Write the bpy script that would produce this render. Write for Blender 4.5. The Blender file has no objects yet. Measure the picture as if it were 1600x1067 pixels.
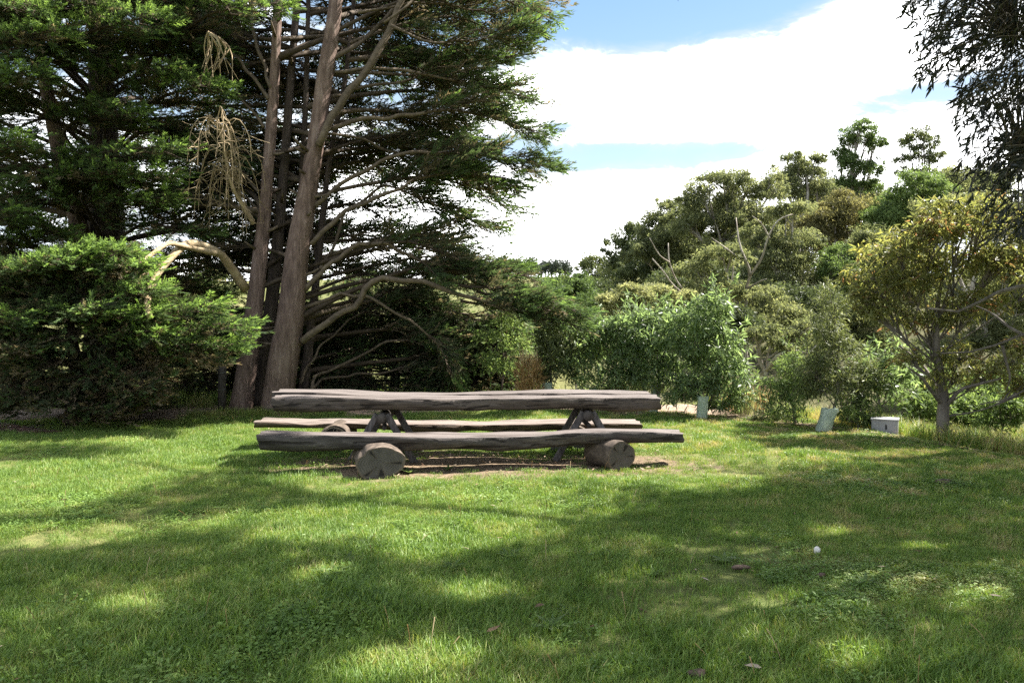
import bpy, math
import numpy as np
from mathutils import Vector

# ------------------------------------------------------------------ camera, world, sun, exposure
scene = bpy.context.scene
C = scene.collection
EYE = 1.7
PITCH = math.radians(1.6)
FPX = 1200.0
cd = bpy.data.cameras.new("camera")
cam = bpy.data.objects.new("camera", cd)
C.objects.link(cam)
cam.location = (0, 0, EYE)
cam.rotation_euler = (math.radians(90) - PITCH, 0, 0)
cd.lens = 27.0
cd.sensor_width = 36.0
cd.clip_start = 0.05
cd.clip_end = 6000
scene.camera = cam

SUN = np.array([0.75, 0.35, 1.0])
SUN_EL = math.asin(1.0 / np.linalg.norm(SUN))
SUN_AZ = math.atan2(SUN[0], SUN[1])
sd = bpy.data.lights.new("sun", "SUN")
sd.energy = 4.8
sd.angle = math.radians(0.55)
sd.color = (1.0, 0.955, 0.88)
so = bpy.data.objects.new("sun", sd)
C.objects.link(so)
so.rotation_euler = Vector(SUN).to_track_quat("Z", "Y").to_euler()
so.location = (20, 10, 30)

scene.view_settings.view_transform = "Standard"
scene.view_settings.look = "None"
scene.view_settings.exposure = 2.15
scene.view_settings.gamma = 1.0
scene.view_settings.use_curve_mapping = False
scene.render.engine = "CYCLES"
cy = scene.cycles
cy.max_bounces = 7
cy.diffuse_bounces = 3
cy.glossy_bounces = 2
cy.transmission_bounces = 4
cy.transparent_max_bounces = 4
cy.caustics_reflective = False
cy.caustics_refractive = False
cy.use_denoising = False


class NT:
    """short node-tree writer"""
    def __init__(self, tree):
        self.t = tree
        tree.nodes.clear()

    def n(self, typ, **kw):
        nd = self.t.nodes.new(typ)
        for k, v in kw.items():
            setattr(nd, k, v)
        return nd

    def link(self, a, b):
        self.t.links.new(a, b)

    def put(self, sock, v):
        if v is None:
            return
        if isinstance(v, bpy.types.NodeSocket):
            self.link(v, sock)
        elif isinstance(v, (tuple, list)) and sock.type == "RGBA" and len(v) == 3:
            sock.default_value = (*v, 1)
        else:
            sock.default_value = v

    def m(self, op, a, b=None, c=None, clamp=False):
        nd = self.n("ShaderNodeMath", operation=op, use_clamp=clamp)
        for i, v in enumerate((a, b, c)):
            self.put(nd.inputs[i], v)
        return nd.outputs[0]

    def sstep(self, v, lo, hi):
        nd = self.n("ShaderNodeMapRange", interpolation_type="SMOOTHSTEP")
        self.put(nd.inputs[0], v)
        self.put(nd.inputs[1], lo)
        self.put(nd.inputs[2], hi)
        return nd.outputs[0]

    def noise(self, vec, scale, detail=4, rough=0.55, dist=0.0, col=False):
        nd = self.n("ShaderNodeTexNoise")
        self.put(nd.inputs["Vector"], vec)
        nd.inputs["Scale"].default_value = scale
        nd.inputs["Detail"].default_value = detail
        nd.inputs["Roughness"].default_value = rough
        nd.inputs["Distortion"].default_value = dist
        return nd.outputs["Color" if col else "Fac"]

    def mapping(self, vec, scale=(1, 1, 1), loc=(0, 0, 0), rot=(0, 0, 0)):
        nd = self.n("ShaderNodeMapping")
        self.put(nd.inputs["Vector"], vec)
        nd.inputs["Scale"].default_value = scale
        nd.inputs["Location"].default_value = loc
        nd.inputs["Rotation"].default_value = rot
        return nd.outputs[0]

    def ramp(self, fac, stops):
        nd = self.n("ShaderNodeValToRGB")
        self.put(nd.inputs[0], fac)
        e = nd.color_ramp.elements
        while len(e) < len(stops):
            e.new(0.5)
        for el, (p, c) in zip(e, stops):
            el.position = p
            el.color = (*c, 1)
        return nd.outputs[0]

    def mix(self, fac, a, b, mode="MIX"):
        nd = self.n("ShaderNodeMix", data_type="RGBA", blend_type=mode)
        self.put(nd.inputs[0], fac)
        self.put(nd.inputs[6], a)
        self.put(nd.inputs[7], b)
        return nd.outputs[2]


def build_world():
    w = bpy.data.worlds.new("World")
    scene.world = w
    w.use_nodes = True
    N = NT(w.node_tree)
    sky = N.n("ShaderNodeTexSky", sky_type="NISHITA", sun_disc=False, sun_elevation=SUN_EL, sun_rotation=SUN_AZ)
    sky.air_density = 1.0
    sky.dust_density = 0.6
    sky.ozone_density = 1.2
    d = N.n("ShaderNodeTexCoord").outputs["Generated"]
    sep = N.n("ShaderNodeSeparateXYZ")
    N.link(d, sep.inputs[0])
    x, y, z = sep.outputs
    az = N.m("MULTIPLY", N.m("ARCTAN2", x, y), 57.2958)
    el = N.m("MULTIPLY", N.m("ARCSINE", z), 57.2958)
    comb = N.n("ShaderNodeCombineXYZ")
    N.link(N.m("MULTIPLY", az, 0.055), comb.inputs[0])
    N.link(N.m("MULTIPLY", el, 0.13), comb.inputs[1])
    comb.inputs[2].default_value = 3.7
    v = comb.outputs[0]
    n1 = N.noise(v, 1.0, 3, 0.5)
    n2 = N.noise(v, 3.6, 9, 0.66, 0.5)
    fld = N.m("ADD", N.m("ADD", N.m("MULTIPLY", N.m("SUBTRACT", n1, 0.5), 1.1), 0.20), N.m("MULTIPLY", N.m("SUBTRACT", n2, 0.5), 2.0))

    def blob(a0, e0, sa, se, amp):
        dx = N.m("DIVIDE", N.m("SUBTRACT", az, a0), sa)
        dy = N.m("DIVIDE", N.m("SUBTRACT", el, e0), se)
        q = N.m("ADD", N.m("MULTIPLY", dx, dx), N.m("MULTIPLY", dy, dy))
        return N.m("MULTIPLY", N.m("POWER", 2.71828, N.m("MULTIPLY", q, -1.0)), amp)

    tot = fld
    for b in ((5, 16.3, 9, 2.9, 0.95), (17, 16.5, 10, 3.6, 1.0), (24, 19.5, 4, 2.0, 0.4),
              (13, 12.8, 6, 1.3, 0.5), (28, 11, 9, 5, 0.5),
              (12.5, 22.7, 12, 3.5, -2.2), (8, 20.2, 2.5, 1.2, -0.5), (10, 12.0, 11, 1.15, -1.4), (3.5, 14.0, 2.2, 0.5, -0.8), (26, 14.2, 4, 1.0, -1.0), (19, 17.2, 1.6, 0.8, -0.8),
              (24, 20.5, 4, 1.5, 0.6),
              (0, 5, 26, 6.5, 0.75), (22, 8, 8, 3, 0.2)):
        tot = N.m("ADD", tot, blob(*b))
    mask = N.m("POWER", N.sstep(tot, -0.55, 0.65), 1.6)
    shade = N.noise(v, 2.2, 6, 0.6, 0.2)
    ccol = N.mix(N.sstep(N.m("ADD", tot, N.m("MULTIPLY", N.m("SUBTRACT", shade, .5), 1.2)), 0.05, 0.9), (2.0, 2.2, 2.4), (11.0, 11.0, 11.0))
    # pale, slightly hazy blue
    pale = N.mix(N.sstep(el, 2.0, 26.0), (1.70, 2.15, 2.5), (0.60, 1.12, 1.75))
    blue = N.mix(0.82, sky.outputs[0], pale)
    col = N.mix(mask, blue, ccol)
    # below the horizon the dome is only earth-coloured
    col = N.mix(N.sstep(el, -3.0, -0.5), (0.5, 0.55, 0.35), col)
    bg = N.n("ShaderNodeBackground")
    N.link(col, bg.inputs[0])
    bg.inputs[1].default_value = 0.1
    out = N.n("ShaderNodeOutputWorld")
    N.link(bg.outputs[0], out.inputs[0])


build_world()

# ------------------------------------------------------------------ helpers
R = np.random.default_rng(11)
_ct, _st = math.cos(PITCH), math.sin(PITCH)


def P(px, py, d):
    """point seen at photograph pixel px, py and d metres in front of the camera"""
    u, v = (px - 800.0) / FPX, (533.5 - py) / FPX
    return np.array([u * d, (_ct + v * _st) * d, EYE + (-_st + v * _ct) * d])


def PIX(x, y, z):
    zz = z - EYE
    d = y * _ct - zz * _st
    up = y * _st + zz * _ct
    d = np.where(np.abs(d) < 1e-3, 1e-3, d)
    return 800 + FPX * x / d, 533.5 - FPX * up / d, d


def sst(a, lo, hi):
    t = np.clip((a - lo) / (hi - lo), 0, 1)
    return t * t * (3 - 2 * t)


def gz(x, y):
    """height of the land"""
    x = np.asarray(x, float)
    y = np.asarray(y, float)
    s = (x - (6.3 + (9.5 - y) * 0.44)) * 0.915            # metres beyond the lawn's right edge
    s = np.where(y < 9.5, np.minimum(s, x - 6.3), s)
    s = np.maximum(s, 0)
    z = -0.20 * s + 0.012 * s * s
    z = np.maximum(z, -1.1)
    near = np.exp(-((y - 8) / 14.0) ** 2)
    z = z * np.where(y < 60, 1, 0)
    z = z * (1 - sst(y, 22, 34))
    z = z - 0.5 * sst(y, 15, 20) * (1 - sst(y, 24, 40))
    z = z + 4.2 * np.exp(-((x - 21) / 13.0) ** 2 - ((y - 46) / 15.0) ** 2)
    z = z + 17.5 * sst(y, 20, 330) ** 0.9 * (1 + 0.08 * np.sin(x * 0.011 + 0.6))
    z = z + 0.02 * np.sin(x * 1.3 + 0.7) * np.sin(y * 1.1) + 0.012 * np.sin(x * 3.1 + y * 2.3)
    return z


def gp(px, py):
    """ground point under a photograph pixel (march along the ray)"""
    lo = 2.5
    for d in np.arange(2.5, 400, 0.02 if py > 560 else 0.2):
        p = P(px, py, d)
        if p[2] <= gz(p[0], p[1]):
            return p
    return P(px, py, 60)


def spline(pts, m):
    p = np.asarray(pts, float)
    k = len(p)
    if k == 2:
        t = np.linspace(0, 1, m)[:, None]
        return p[0] * (1 - t) + p[1] * t
    q = np.vstack([2 * p[0] - p[1], p, 2 * p[-1] - p[-2]])
    seg = np.linalg.norm(np.diff(p, axis=0), axis=1)
    cum = np.concatenate([[0], np.cumsum(seg)])
    out = []
    for s in np.linspace(0, cum[-1], m):
        i = min(max(np.searchsorted(cum, s, side="right") - 1, 0), k - 2)
        t = (s - cum[i]) / max(seg[i], 1e-9)
        a, b, c, d = q[i], q[i + 1], q[i + 2], q[i + 3]
        out.append(0.5 * ((2 * b) + (-a + c) * t + (2 * a - 5 * b + 4 * c - d) * t * t + (-a + 3 * b - 3 * c + d) * t ** 3))
    return np.array(out)


class MB:
    """collects verts, tris and quads for ONE mesh object"""
    def __init__(self):
        self.V, self.T, self.Q, self.tt, self.tq, self.mt, self.mq = [], [], [], [], [], [], []
        self.n = 0
        self.pa = []

    def add(self, V, tri=None, quad=None, tint=0.5, mi=0, pa=0.0):
        V = np.asarray(V, float).reshape(-1, 3)
        o = self.n
        self.V.append(V)
        self.n += len(V)
        self.pa.append(np.broadcast_to(np.asarray(pa, float), (len(V),)))
        if tri is not None and len(tri):
            tri = np.asarray(tri, int)
            self.T.append(tri + o)
            self.tt.append(np.broadcast_to(np.asarray(tint, float), (len(tri),)))
            self.mt.append(np.full(len(tri), mi))
        if quad is not None and len(quad):
            quad = np.asarray(quad, int)
            self.Q.append(quad + o)
            self.tq.append(np.broadcast_to(np.asarray(tint, float), (len(quad),)))
            self.mq.append(np.full(len(quad), mi))
        return self

    def box(self, c, s, rot=None, tint=0.5, mi=0):
        v = np.array([[i, j, k] for i in (-.5, .5) for j in (-.5, .5) for k in (-.5, .5)]) * np.asarray(s)
        if rot is not None:
            v = v @ np.asarray(rot).T
        q = [[0, 1, 3, 2], [4, 6, 7, 5], [0, 4, 5, 1], [2, 3, 7, 6], [0, 2, 6, 4], [1, 5, 7, 3]]
        return self.add(v + np.asarray(c), quad=q, tint=tint, mi=mi)

    def tube(self, pts, rad, n=6, tint=0.5, rough=0.0, seed=0, caps=True):
        pts = np.asarray(pts, float)
        k = len(pts)
        rad = np.broadcast_to(np.asarray(rad, float), (k,))
        tan = np.gradient(pts, axis=0)
        tan /= np.linalg.norm(tan, axis=1)[:, None] + 1e-12
        a = np.array([0, 0, 1.0]) if abs(tan[0][2]) < 0.9 else np.array([1.0, 0, 0])
        u = np.cross(tan[0], a)
        u /= np.linalg.norm(u)
        th = np.arange(n) * 2 * math.pi / n
        V = []
        rr = np.random.default_rng(seed)
        ph = rr.uniform(0, 6.28, 4)
        for i in range(k):
            u = u - tan[i] * np.dot(u, tan[i])
            u /= np.linalg.norm(u) + 1e-12
            w = np.cross(tan[i], u)
            r = rad[i] * (1 + rough * (np.sin(3 * th + ph[0] + i * .35) * .6 + np.sin(5 * th + ph[1] - i * .22) * .4 + .4 * math.sin(i * .9 + ph[2])))
            V.append(pts[i] + r[:, None] * (np.cos(th)[:, None] * u + np.sin(th)[:, None] * w))
        V = np.vstack(V)
        ii, jj = np.meshgrid(np.arange(k - 1), np.arange(n), indexing="ij")
        a_ = ii * n + jj
        b_ = ii * n + (jj + 1) % n
        Q = np.stack([a_, b_, b_ + n, a_ + n], -1).reshape(-1, 4)
        tri = None
        if caps:
            V = np.vstack([V, pts[0], pts[-1]])
            j = np.arange(n)
            tri = np.vstack([np.stack([np.full(n, k * n), (j + 1) % n, j], 1),
                             np.stack([np.full(n, k * n + 1), (k - 1) * n + j, (k - 1) * n + (j + 1) % n], 1)])
        return self.add(V, tri=tri, quad=Q, tint=tint)

    def build(self, name, mats, parent=None, smooth=False, label=None, cat=None, group=None, kind=None):
        if not isinstance(mats, (list, tuple)):
            mats = [mats]
        me = bpy.data.meshes.new(name)
        V = np.vstack(self.V)
        V = V - origin(parent)
        T = np.vstack(self.T) if self.T else np.zeros((0, 3), int)
        Q = np.vstack(self.Q) if self.Q else np.zeros((0, 4), int)
        me.vertices.add(len(V))
        me.vertices.foreach_set("co", V.astype(np.float32).ravel())
        nl = T.size + Q.size
        me.loops.add(nl)
        me.loops.foreach_set("vertex_index", np.concatenate([T.ravel(), Q.ravel()]).astype(np.int32))
        me.polygons.add(len(T) + len(Q))
        st = np.concatenate([np.arange(len(T)) * 3, T.size + np.arange(len(Q)) * 4]).astype(np.int32)
        me.polygons.foreach_set("loop_start", st)
        mi = np.concatenate(self.mt + self.mq).astype(np.int32)
        me.polygons.foreach_set("material_index", mi)
        me.polygons.foreach_set("use_smooth", np.full(len(mi), smooth))
        at = me.attributes.new("tint", "FLOAT", "FACE")
        at.data.foreach_set("value", np.concatenate(self.tt + self.tq).astype(np.float32))
        ap = me.attributes.new("mark", "FLOAT", "POINT")
        ap.data.foreach_set("value", np.concatenate(self.pa).astype(np.float32))
        for m in mats:
            me.materials.append(m)
        me.update(calc_edges=True)
        o = bpy.data.objects.new(name, me)
        C.objects.link(o)
        if parent is not None:
            o.parent = parent
        tag(o, label, cat, group, kind)
        return o


def origin(o):
    v = np.zeros(3)
    while o is not None:
        v = v + np.array(o.location)
        o = o.parent
    return v


def tag(o, label=None, cat=None, group=None, kind=None):
    for k, v in (("label", label), ("category", cat), ("group", group), ("kind", kind)):
        if v:
            o[k] = v
    return o


def thing(name, label, cat, loc, group=None):
    o = bpy.data.objects.new(name, None)
    o.empty_display_size = 0.2
    C.objects.link(o)
    o.location = tuple(float(a) for a in loc)
    return tag(o, label, cat, group)


def unit(v):
    v = np.asarray(v, float)
    return v / (np.linalg.norm(v, axis=-1, keepdims=True) + 1e-12)


def inpoly(x, y, poly):
    x = np.asarray(x, float)
    y = np.asarray(y, float)
    r = np.zeros(x.shape, bool)
    n = len(poly)
    for i in range(n):
        x1, y1 = poly[i]
        x2, y2 = poly[(i + 1) % n]
        c = (y1 > y) != (y2 > y)
        with np.errstate(divide="ignore", invalid="ignore"):
            xi = (x2 - x1) * (y - y1) / (y2 - y1 + 1e-12) + x1
        r ^= c & (x < xi)
    return r


# ------------------------------------------------------------------ materials
def new_mat(name):
    m = bpy.data.materials.new(name)
    m.use_nodes = True
    return m, NT(m.node_tree)


def leaf_mat(name, stops, rough=0.5, spec=0.3, trans=0.3, tcol=(1.14, 1.14, 0.78)):
    m, N = new_mat(name)
    at = N.n("ShaderNodeAttribute", attribute_name="tint")
    pos = N.n("ShaderNodeNewGeometry").outputs["Position"]
    f = N.m("ADD", at.outputs["Fac"], N.m("MULTIPLY", N.m("SUBTRACT", N.noise(pos, 1.7, 2), 0.5), 0.35))
    col = N.ramp(f, stops)
    b = N.n("ShaderNodeBsdfPrincipled")
    N.link(col, b.inputs["Base Color"])
    b.inputs["Roughness"].default_value = rough
    b.inputs["Specular IOR Level"].default_value = spec
    t = N.n("ShaderNodeBsdfTranslucent")
    N.link(N.mix(1.0, col, tcol, "MULTIPLY"), t.inputs[0])
    mx = N.n("ShaderNodeMixShader")
    mx.inputs[0].default_value = trans
    N.link(b.outputs[0], mx.inputs[1])
    N.link(t.outputs[0], mx.inputs[2])
    o = N.n("ShaderNodeOutputMaterial")
    N.link(mx.outputs[0], o.inputs[0])
    return m


def bark_mat(name, stops, scale=(9, 9, 1.6), bump=0.6, patch=None):
    m, N = new_mat(name)
    pos = N.n("ShaderNodeNewGeometry").outputs["Position"]
    v = N.mapping(pos, scale)
    n1 = N.noise(v, 1.6, 7, 0.65, 0.6)
    n2 = N.noise(pos, 1.1, 4, 0.6)
    f = N.m("ADD", N.m("MULTIPLY", n1, 0.7), N.m("MULTIPLY", n2, 0.3))
    col = N.ramp(f, stops)
    if patch:
        col = N.mix(N.sstep(N.noise(N.mapping(pos, (1, 1, .35)), 3.0, 3), 0.56, 0.62), col, patch)
    b = N.n("ShaderNodeBsdfPrincipled")
    N.link(col, b.inputs["Base Color"])
    b.inputs["Roughness"].default_value = 0.85
    b.inputs["Specular IOR Level"].default_value = 0.2
    bp = N.n("ShaderNodeBump")
    bp.inputs["Strength"].default_value = bump
    bp.inputs["Distance"].default_value = 0.06
    N.link(n1, bp.inputs["Height"])
    N.link(bp.outputs[0], b.inputs["Normal"])
    o = N.n("ShaderNodeOutputMaterial")
    N.link(b.outputs[0], o.inputs[0])
    return m


def plain_mat(name, stops, scale=6.0, rough=0.8, stretch=(1, 1, 1), bump=0.3, trans=0.0):
    m, N = new_mat(name)
    pos = N.n("ShaderNodeNewGeometry").outputs["Position"]
    n1 = N.noise(N.mapping(pos, stretch), scale, 6, 0.6)
    col = N.ramp(n1, stops)
    b = N.n("ShaderNodeBsdfPrincipled")
    N.link(col, b.inputs["Base Color"])
    b.inputs["Roughness"].default_value = rough
    b.inputs["Specular IOR Level"].default_value = 0.25
    bp = N.n("ShaderNodeBump")
    bp.inputs["Strength"].default_value = bump
    bp.inputs["Distance"].default_value = 0.01
    N.link(n1, bp.inputs["Height"])
    N.link(bp.outputs[0], b.inputs["Normal"])
    o = N.n("ShaderNodeOutputMaterial")
    if trans > 0:
        t = N.n("ShaderNodeBsdfTranslucent")
        N.link(col, t.inputs[0])
        mx = N.n("ShaderNodeMixShader")
        mx.inputs[0].default_value = trans
        N.link(b.outputs[0], mx.inputs[1])
        N.link(t.outputs[0], mx.inputs[2])
        N.link(mx.outputs[0], o.inputs[0])
    else:
        N.link(b.outputs[0], o.inputs[0])
    return m


def wood_mat(name, dark, mid, pale, top1=(0.045, 0.036, 0.033), top2=(0.145, 0.123, 0.113)):
    """weathered split log, grain along X"""
    m, N = new_mat(name)
    pos = N.n("ShaderNodeNewGeometry").outputs["Position"]
    nrm = N.n("ShaderNodeNewGeometry").outputs["Normal"]
    warp = N.noise(pos, 1.3, 3, col=True)
    v = N.mix(0.06, pos, warp, "ADD")
    g1 = N.noise(N.mapping(v, (0.7, 16, 16)), 2.0, 8, 0.62, 0.4)
    g2 = N.noise(N.mapping(v, (1.6, 60, 60)), 1.6, 4, 0.6)
    big = N.noise(N.mapping(pos, (0.8, 3, 3)), 1.5, 4, 0.6)
    f = N.m("ADD", N.m("ADD", N.m("MULTIPLY", g1, 0.5), N.m("MULTIPLY", g2, 0.2)), N.m("MULTIPLY", big, 0.4))
    col = N.ramp(f, [(0.36, dark), (0.55, mid), (0.74, pale)])
    crack = N.sstep(N.noise(N.mapping(v, (0.5, 22, 22), (3, 1, 7)), 1.3, 5, 0.55), 0.45, 0.37)
    col = N.mix(N.m("MULTIPLY", crack, 0.85), col, (0.012, 0.009, 0.007))
    # the upward faces are bleached silver by the weather
    sep = N.n("ShaderNodeSeparateXYZ")
    N.link(nrm, sep.inputs[0])
    top = N.sstep(N.m("ADD", sep.outputs[2], N.m("MULTIPLY", N.m("SUBTRACT", big, .5), .6)), 0.75, 0.95)
    col = N.mix(top, col, N.mix(N.m("MULTIPLY", N.sstep(g1, 0.3, 0.55), 1.0), top1, top2))
    col = N.mix(N.m("MULTIPLY", N.m("MULTIPLY", crack, top), 0.8), col, (0.05, 0.035, 0.028))
    b = N.n("ShaderNodeBsdfPrincipled")
    N.link(col, b.inputs["Base Color"])
    b.inputs["Roughness"].default_value = 0.78
    b.inputs["Specular IOR Level"].default_value = 0.25
    bp = N.n("ShaderNodeBump")
    bp.inputs["Strength"].default_value = 0.7
    bp.inputs["Distance"].default_value = 0.012
    N.link(N.m("SUBTRACT", N.m("ADD", g1, N.m("MULTIPLY", g2, .4)), N.m("MULTIPLY", crack, .8)), bp.inputs["Height"])
    N.link(bp.outputs[0], b.inputs["Normal"])
    o = N.n("ShaderNodeOutputMaterial")
    N.link(b.outputs[0], o.inputs[0])
    return m


def endgrain_mat(name, c1, c2, rim):
    m, N = new_mat(name)
    at = N.n("ShaderNodeAttribute", attribute_name="mark").outputs["Fac"]   # 0 centre .. 1 rim, +2 in a check crack
    crack = N.sstep(at, 1.25, 1.7)
    rad = N.m("MODULO", at, 1.2)
    pos = N.n("ShaderNodeNewGeometry").outputs["Position"]
    nz = N.noise(pos, 9, 5, 0.6)
    rings = N.m("SINE", N.m("ADD", N.m("MULTIPLY", rad, 58), N.m("MULTIPLY", nz, 9)))
    col = N.mix(N.m("ADD", N.m("MULTIPLY", rings, .18), N.m("ADD", N.m("MULTIPLY", nz, 1.3), -.2), clamp=True), c1, c2)
    col = N.mix(N.sstep(rad, 0.88, 0.97), col, rim)
    col = N.mix(crack, col, (0.015, 0.012, 0.01))
    b = N.n("ShaderNodeBsdfPrincipled")
    N.link(col, b.inputs["Base Color"])
    b.inputs["Roughness"].default_value = 0.85
    bp = N.n("ShaderNodeBump")
    bp.inputs["Strength"].default_value = 0.6
    bp.inputs["Distance"].default_value = 0.01
    N.link(N.m("ADD", N.m("MULTIPLY", rings, .3), nz), bp.inputs["Height"])
    N.link(bp.outputs[0], b.inputs["Normal"])
    o = N.n("ShaderNodeOutputMaterial")
    N.link(b.outputs[0], o.inputs[0])
    return m


M = {}
M["cypress"] = leaf_mat("cypress_foliage", [(0.0, (0.2209, 0.1674, 0.1139)), (0.18, (0.1219, 0.1121, 0.0684)), (0.36, (0.0596, 0.081, 0.043)), (0.6, (0.0784, 0.123, 0.0492)), (0.82, (0.1511, 0.2337, 0.0656)), (1.0, (0.2365, 0.3532, 0.0907))], 0.65, 0.1, 0.46)
M["olive"] = leaf_mat("olive_gum_leaf", [(0.0, (0.0695, 0.082, 0.0454)), (0.4, (0.1446, 0.1652, 0.084)), (0.7, (0.2319, 0.249, 0.1301)), (1.0, (0.3374, 0.3374, 0.1888))], 0.6, 0.12, 0.55)
M["green"] = leaf_mat("green_leaf", [(0.0, (0.0435, 0.0681, 0.0257)), (0.5, (0.1144, 0.1702, 0.0586)), (1.0, (0.2103, 0.2772, 0.0988))], 0.55, 0.15, 0.48)
M["darkgum"] = leaf_mat("dark_gum_leaf", [(0.0, (0.0414, 0.0559, 0.029)), (0.5, (0.087, 0.1117, 0.0497)), (1.0, (0.1759, 0.1967, 0.0828))], 0.5, 0.2, 0.4)
M["brown"] = leaf_mat("brownish_gum_leaf", [(0.0, (0.0873, 0.0806, 0.039)), (0.5, (0.1797, 0.1703, 0.0805)), (1.0, (0.287, 0.2586, 0.1264))], 0.6, 0.1, 0.52)
M["golden"] = leaf_mat("golden_gum_leaf", [(0.0, (0.2904, 0.1452, 0.0792)), (0.14, (0.165, 0.1452, 0.066)), (0.45, (0.1716, 0.1914, 0.0726)), (0.78, (0.3036, 0.297, 0.099)), (1.0, (0.528, 0.4356, 0.132))], 0.42, 0.3, 0.58)
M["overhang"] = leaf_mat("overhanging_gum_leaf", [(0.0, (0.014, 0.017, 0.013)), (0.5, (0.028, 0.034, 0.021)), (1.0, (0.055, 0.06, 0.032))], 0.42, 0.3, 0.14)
M["wattle"] = leaf_mat("glossy_shrub_leaf", [(0.0, (0.0762, 0.102, 0.0534)), (0.5, (0.156, 0.2213, 0.1043)), (1.0, (0.3034, 0.4023, 0.1817))], 0.38, 0.42, 0.6)
M["straw"] = leaf_mat("straw_blade", [(0.0, (0.24, 0.15, 0.07)), (0.5, (0.44, 0.29, 0.14)), (1.0, (0.58, 0.47, 0.29))], 0.7, 0.15, 0.4, (1, .9, .7))
M["deadleaf"] = leaf_mat("dead_leaf", [(0.0, (0.09, 0.05, 0.03)), (0.5, (0.22, 0.14, 0.09)), (1.0, (0.42, 0.34, 0.26))], 0.7, 0.2, 0.15, (1, .8, .6))
M["bark"] = bark_mat("cypress_bark", [(0.3, (0.04, 0.026, 0.021)), (0.5, (0.165, 0.112, 0.09)), (0.72, (0.32, 0.24, 0.20))])
M["bark_dark"] = bark_mat("dark_cypress_bark", [(0.3, (0.022, 0.017, 0.014)), (0.55, (0.08, 0.06, 0.048)), (0.75, (0.15, 0.12, 0.1))])  # darker bark tone than on the front trunks
M["limb"] = bark_mat("cypress_limb_bark", [(0.3, (0.05, 0.038, 0.027)), (0.55, (0.14, 0.107, 0.074)), (0.75, (0.26, 0.205, 0.14))], (6, 6, 6), 0.35)
M["twig"] = bark_mat("cypress_twig", [(0.3, (0.03, 0.022, 0.016)), (0.7, (0.10, 0.075, 0.05))], (6, 6, 6), 0.2)
M["deadwood"] = bark_mat("bleached_dead_wood", [(0.3, (0.17, 0.12, 0.075)), (0.5, (0.33, 0.25, 0.15)), (0.72, (0.52, 0.42, 0.28))], (5, 5, 5), 0.3)
M["gumbark"] = bark_mat("pale_gum_bark", [(0.3, (0.17, 0.14, 0.11)), (0.5, (0.36, 0.32, 0.275)), (0.7, (0.55, 0.51, 0.46))], (5, 5, 1.2), 0.25, (0.24, 0.2, 0.165))
M["greybark"] = bark_mat("grey_gum_bark", [(0.3, (0.05, 0.042, 0.035)), (0.52, (0.14, 0.12, 0.10)), (0.75, (0.26, 0.23, 0.20))], (7, 7, 1.6), 0.5)
M["wood"] = wood_mat("weathered_log_wood", (0.022, 0.017, 0.015), (0.085, 0.068, 0.058), (0.175, 0.145, 0.125))
M["wood_dark"] = wood_mat("dark_weathered_log_wood", (0.018, 0.015, 0.014), (0.062, 0.053, 0.048), (0.14, 0.123, 0.112))
M["wood_warm"] = wood_mat("brown_weathered_log_wood", (0.028, 0.019, 0.013), (0.10, 0.070, 0.048), (0.19, 0.14, 0.10), (0.075, 0.056, 0.046), (0.20, 0.163, 0.142))  # weathered top, also made paler to carry the sunlight on it
M["leg"] = plain_mat("grey_timber_leg", [(0.3, (0.035, 0.03, 0.028)), (0.5, (0.10, 0.088, 0.084)), (0.75, (0.18, 0.162, 0.155))], 5, 0.8, (6, 6, 1), 0.4)
M["endgrain"] = endgrain_mat("log_end_grain", (0.045, 0.039, 0.035), (0.125, 0.108, 0.097), (0.12, 0.09, 0.068))
M["endhollow"] = endgrain_mat("hollow_log_end", (0.012, 0.009, 0.008), (0.03, 0.024, 0.02), (0.42, 0.33, 0.25))  # hollow's dark and the sunlit rim put into the end colours
M["logside"] = plain_mat("log_side", [(0.3, (0.03, 0.023, 0.018)), (0.55, (0.10, 0.076, 0.058)), (0.75, (0.19, 0.148, 0.115))], 4, 0.85, (4, 1, 4), 0.6)
M["guard"] = plain_mat("tree_guard_plastic", [(0.3, (0.36, 0.44, 0.36)), (0.7, (0.52, 0.58, 0.50))], 5, 0.45, (8, 8, 1), 0.3, 0.35)
M["white"] = plain_mat("weathered_white_paint", [(0.3, (0.19, 0.192, 0.195)), (0.6, (0.29, 0.293, 0.30))], 5, 0.6)
M["slot"] = plain_mat("dark_opening", [(0.3, (0.02, 0.02, 0.022)), (0.6, (0.035, 0.035, 0.035))], 5, 0.8)
M["post"] = plain_mat("dark_post_timber", [(0.3, (0.03, 0.024, 0.02)), (0.7, (0.10, 0.085, 0.075))], 5, 0.85, (6, 6, 1), 0.4)
M["metal"] = plain_mat("dull_bracket_metal", [(0.3, (0.03, 0.028, 0.027)), (0.7, (0.08, 0.072, 0.07))], 9, 0.5)
M["stone"] = plain_mat("pale_stone", [(0.3, (0.55, 0.5, 0.46)), (0.7, (0.75, 0.72, 0.68))], 30, 0.7)
M["barkchip"] = plain_mat("bark_chip", [(0.3, (0.04, 0.025, 0.018)), (0.7, (0.16, 0.11, 0.085))], 22, 0.85)
M["wire"] = plain_mat("fence_wire", [(0.3, (0.15, 0.15, 0.15)), (0.7, (0.25, 0.25, 0.25))], 9, 0.5)
M["yellow"] = plain_mat("yellow_petal", [(0.3, (0.7, 0.5, 0.02)), (0.7, (0.8, 0.6, 0.05))], 9, 0.6)
M["hazytree"] = leaf_mat("distant_tree_leaf", [(0.0, (0.05, 0.065, 0.05)), (0.5, (0.075, 0.095, 0.075)), (1.0, (0.12, 0.135, 0.09))], 0.7, 0.1, 0.2)  # distance haze greyed into the leaf colour

LITTER_Z = 0.004


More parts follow.
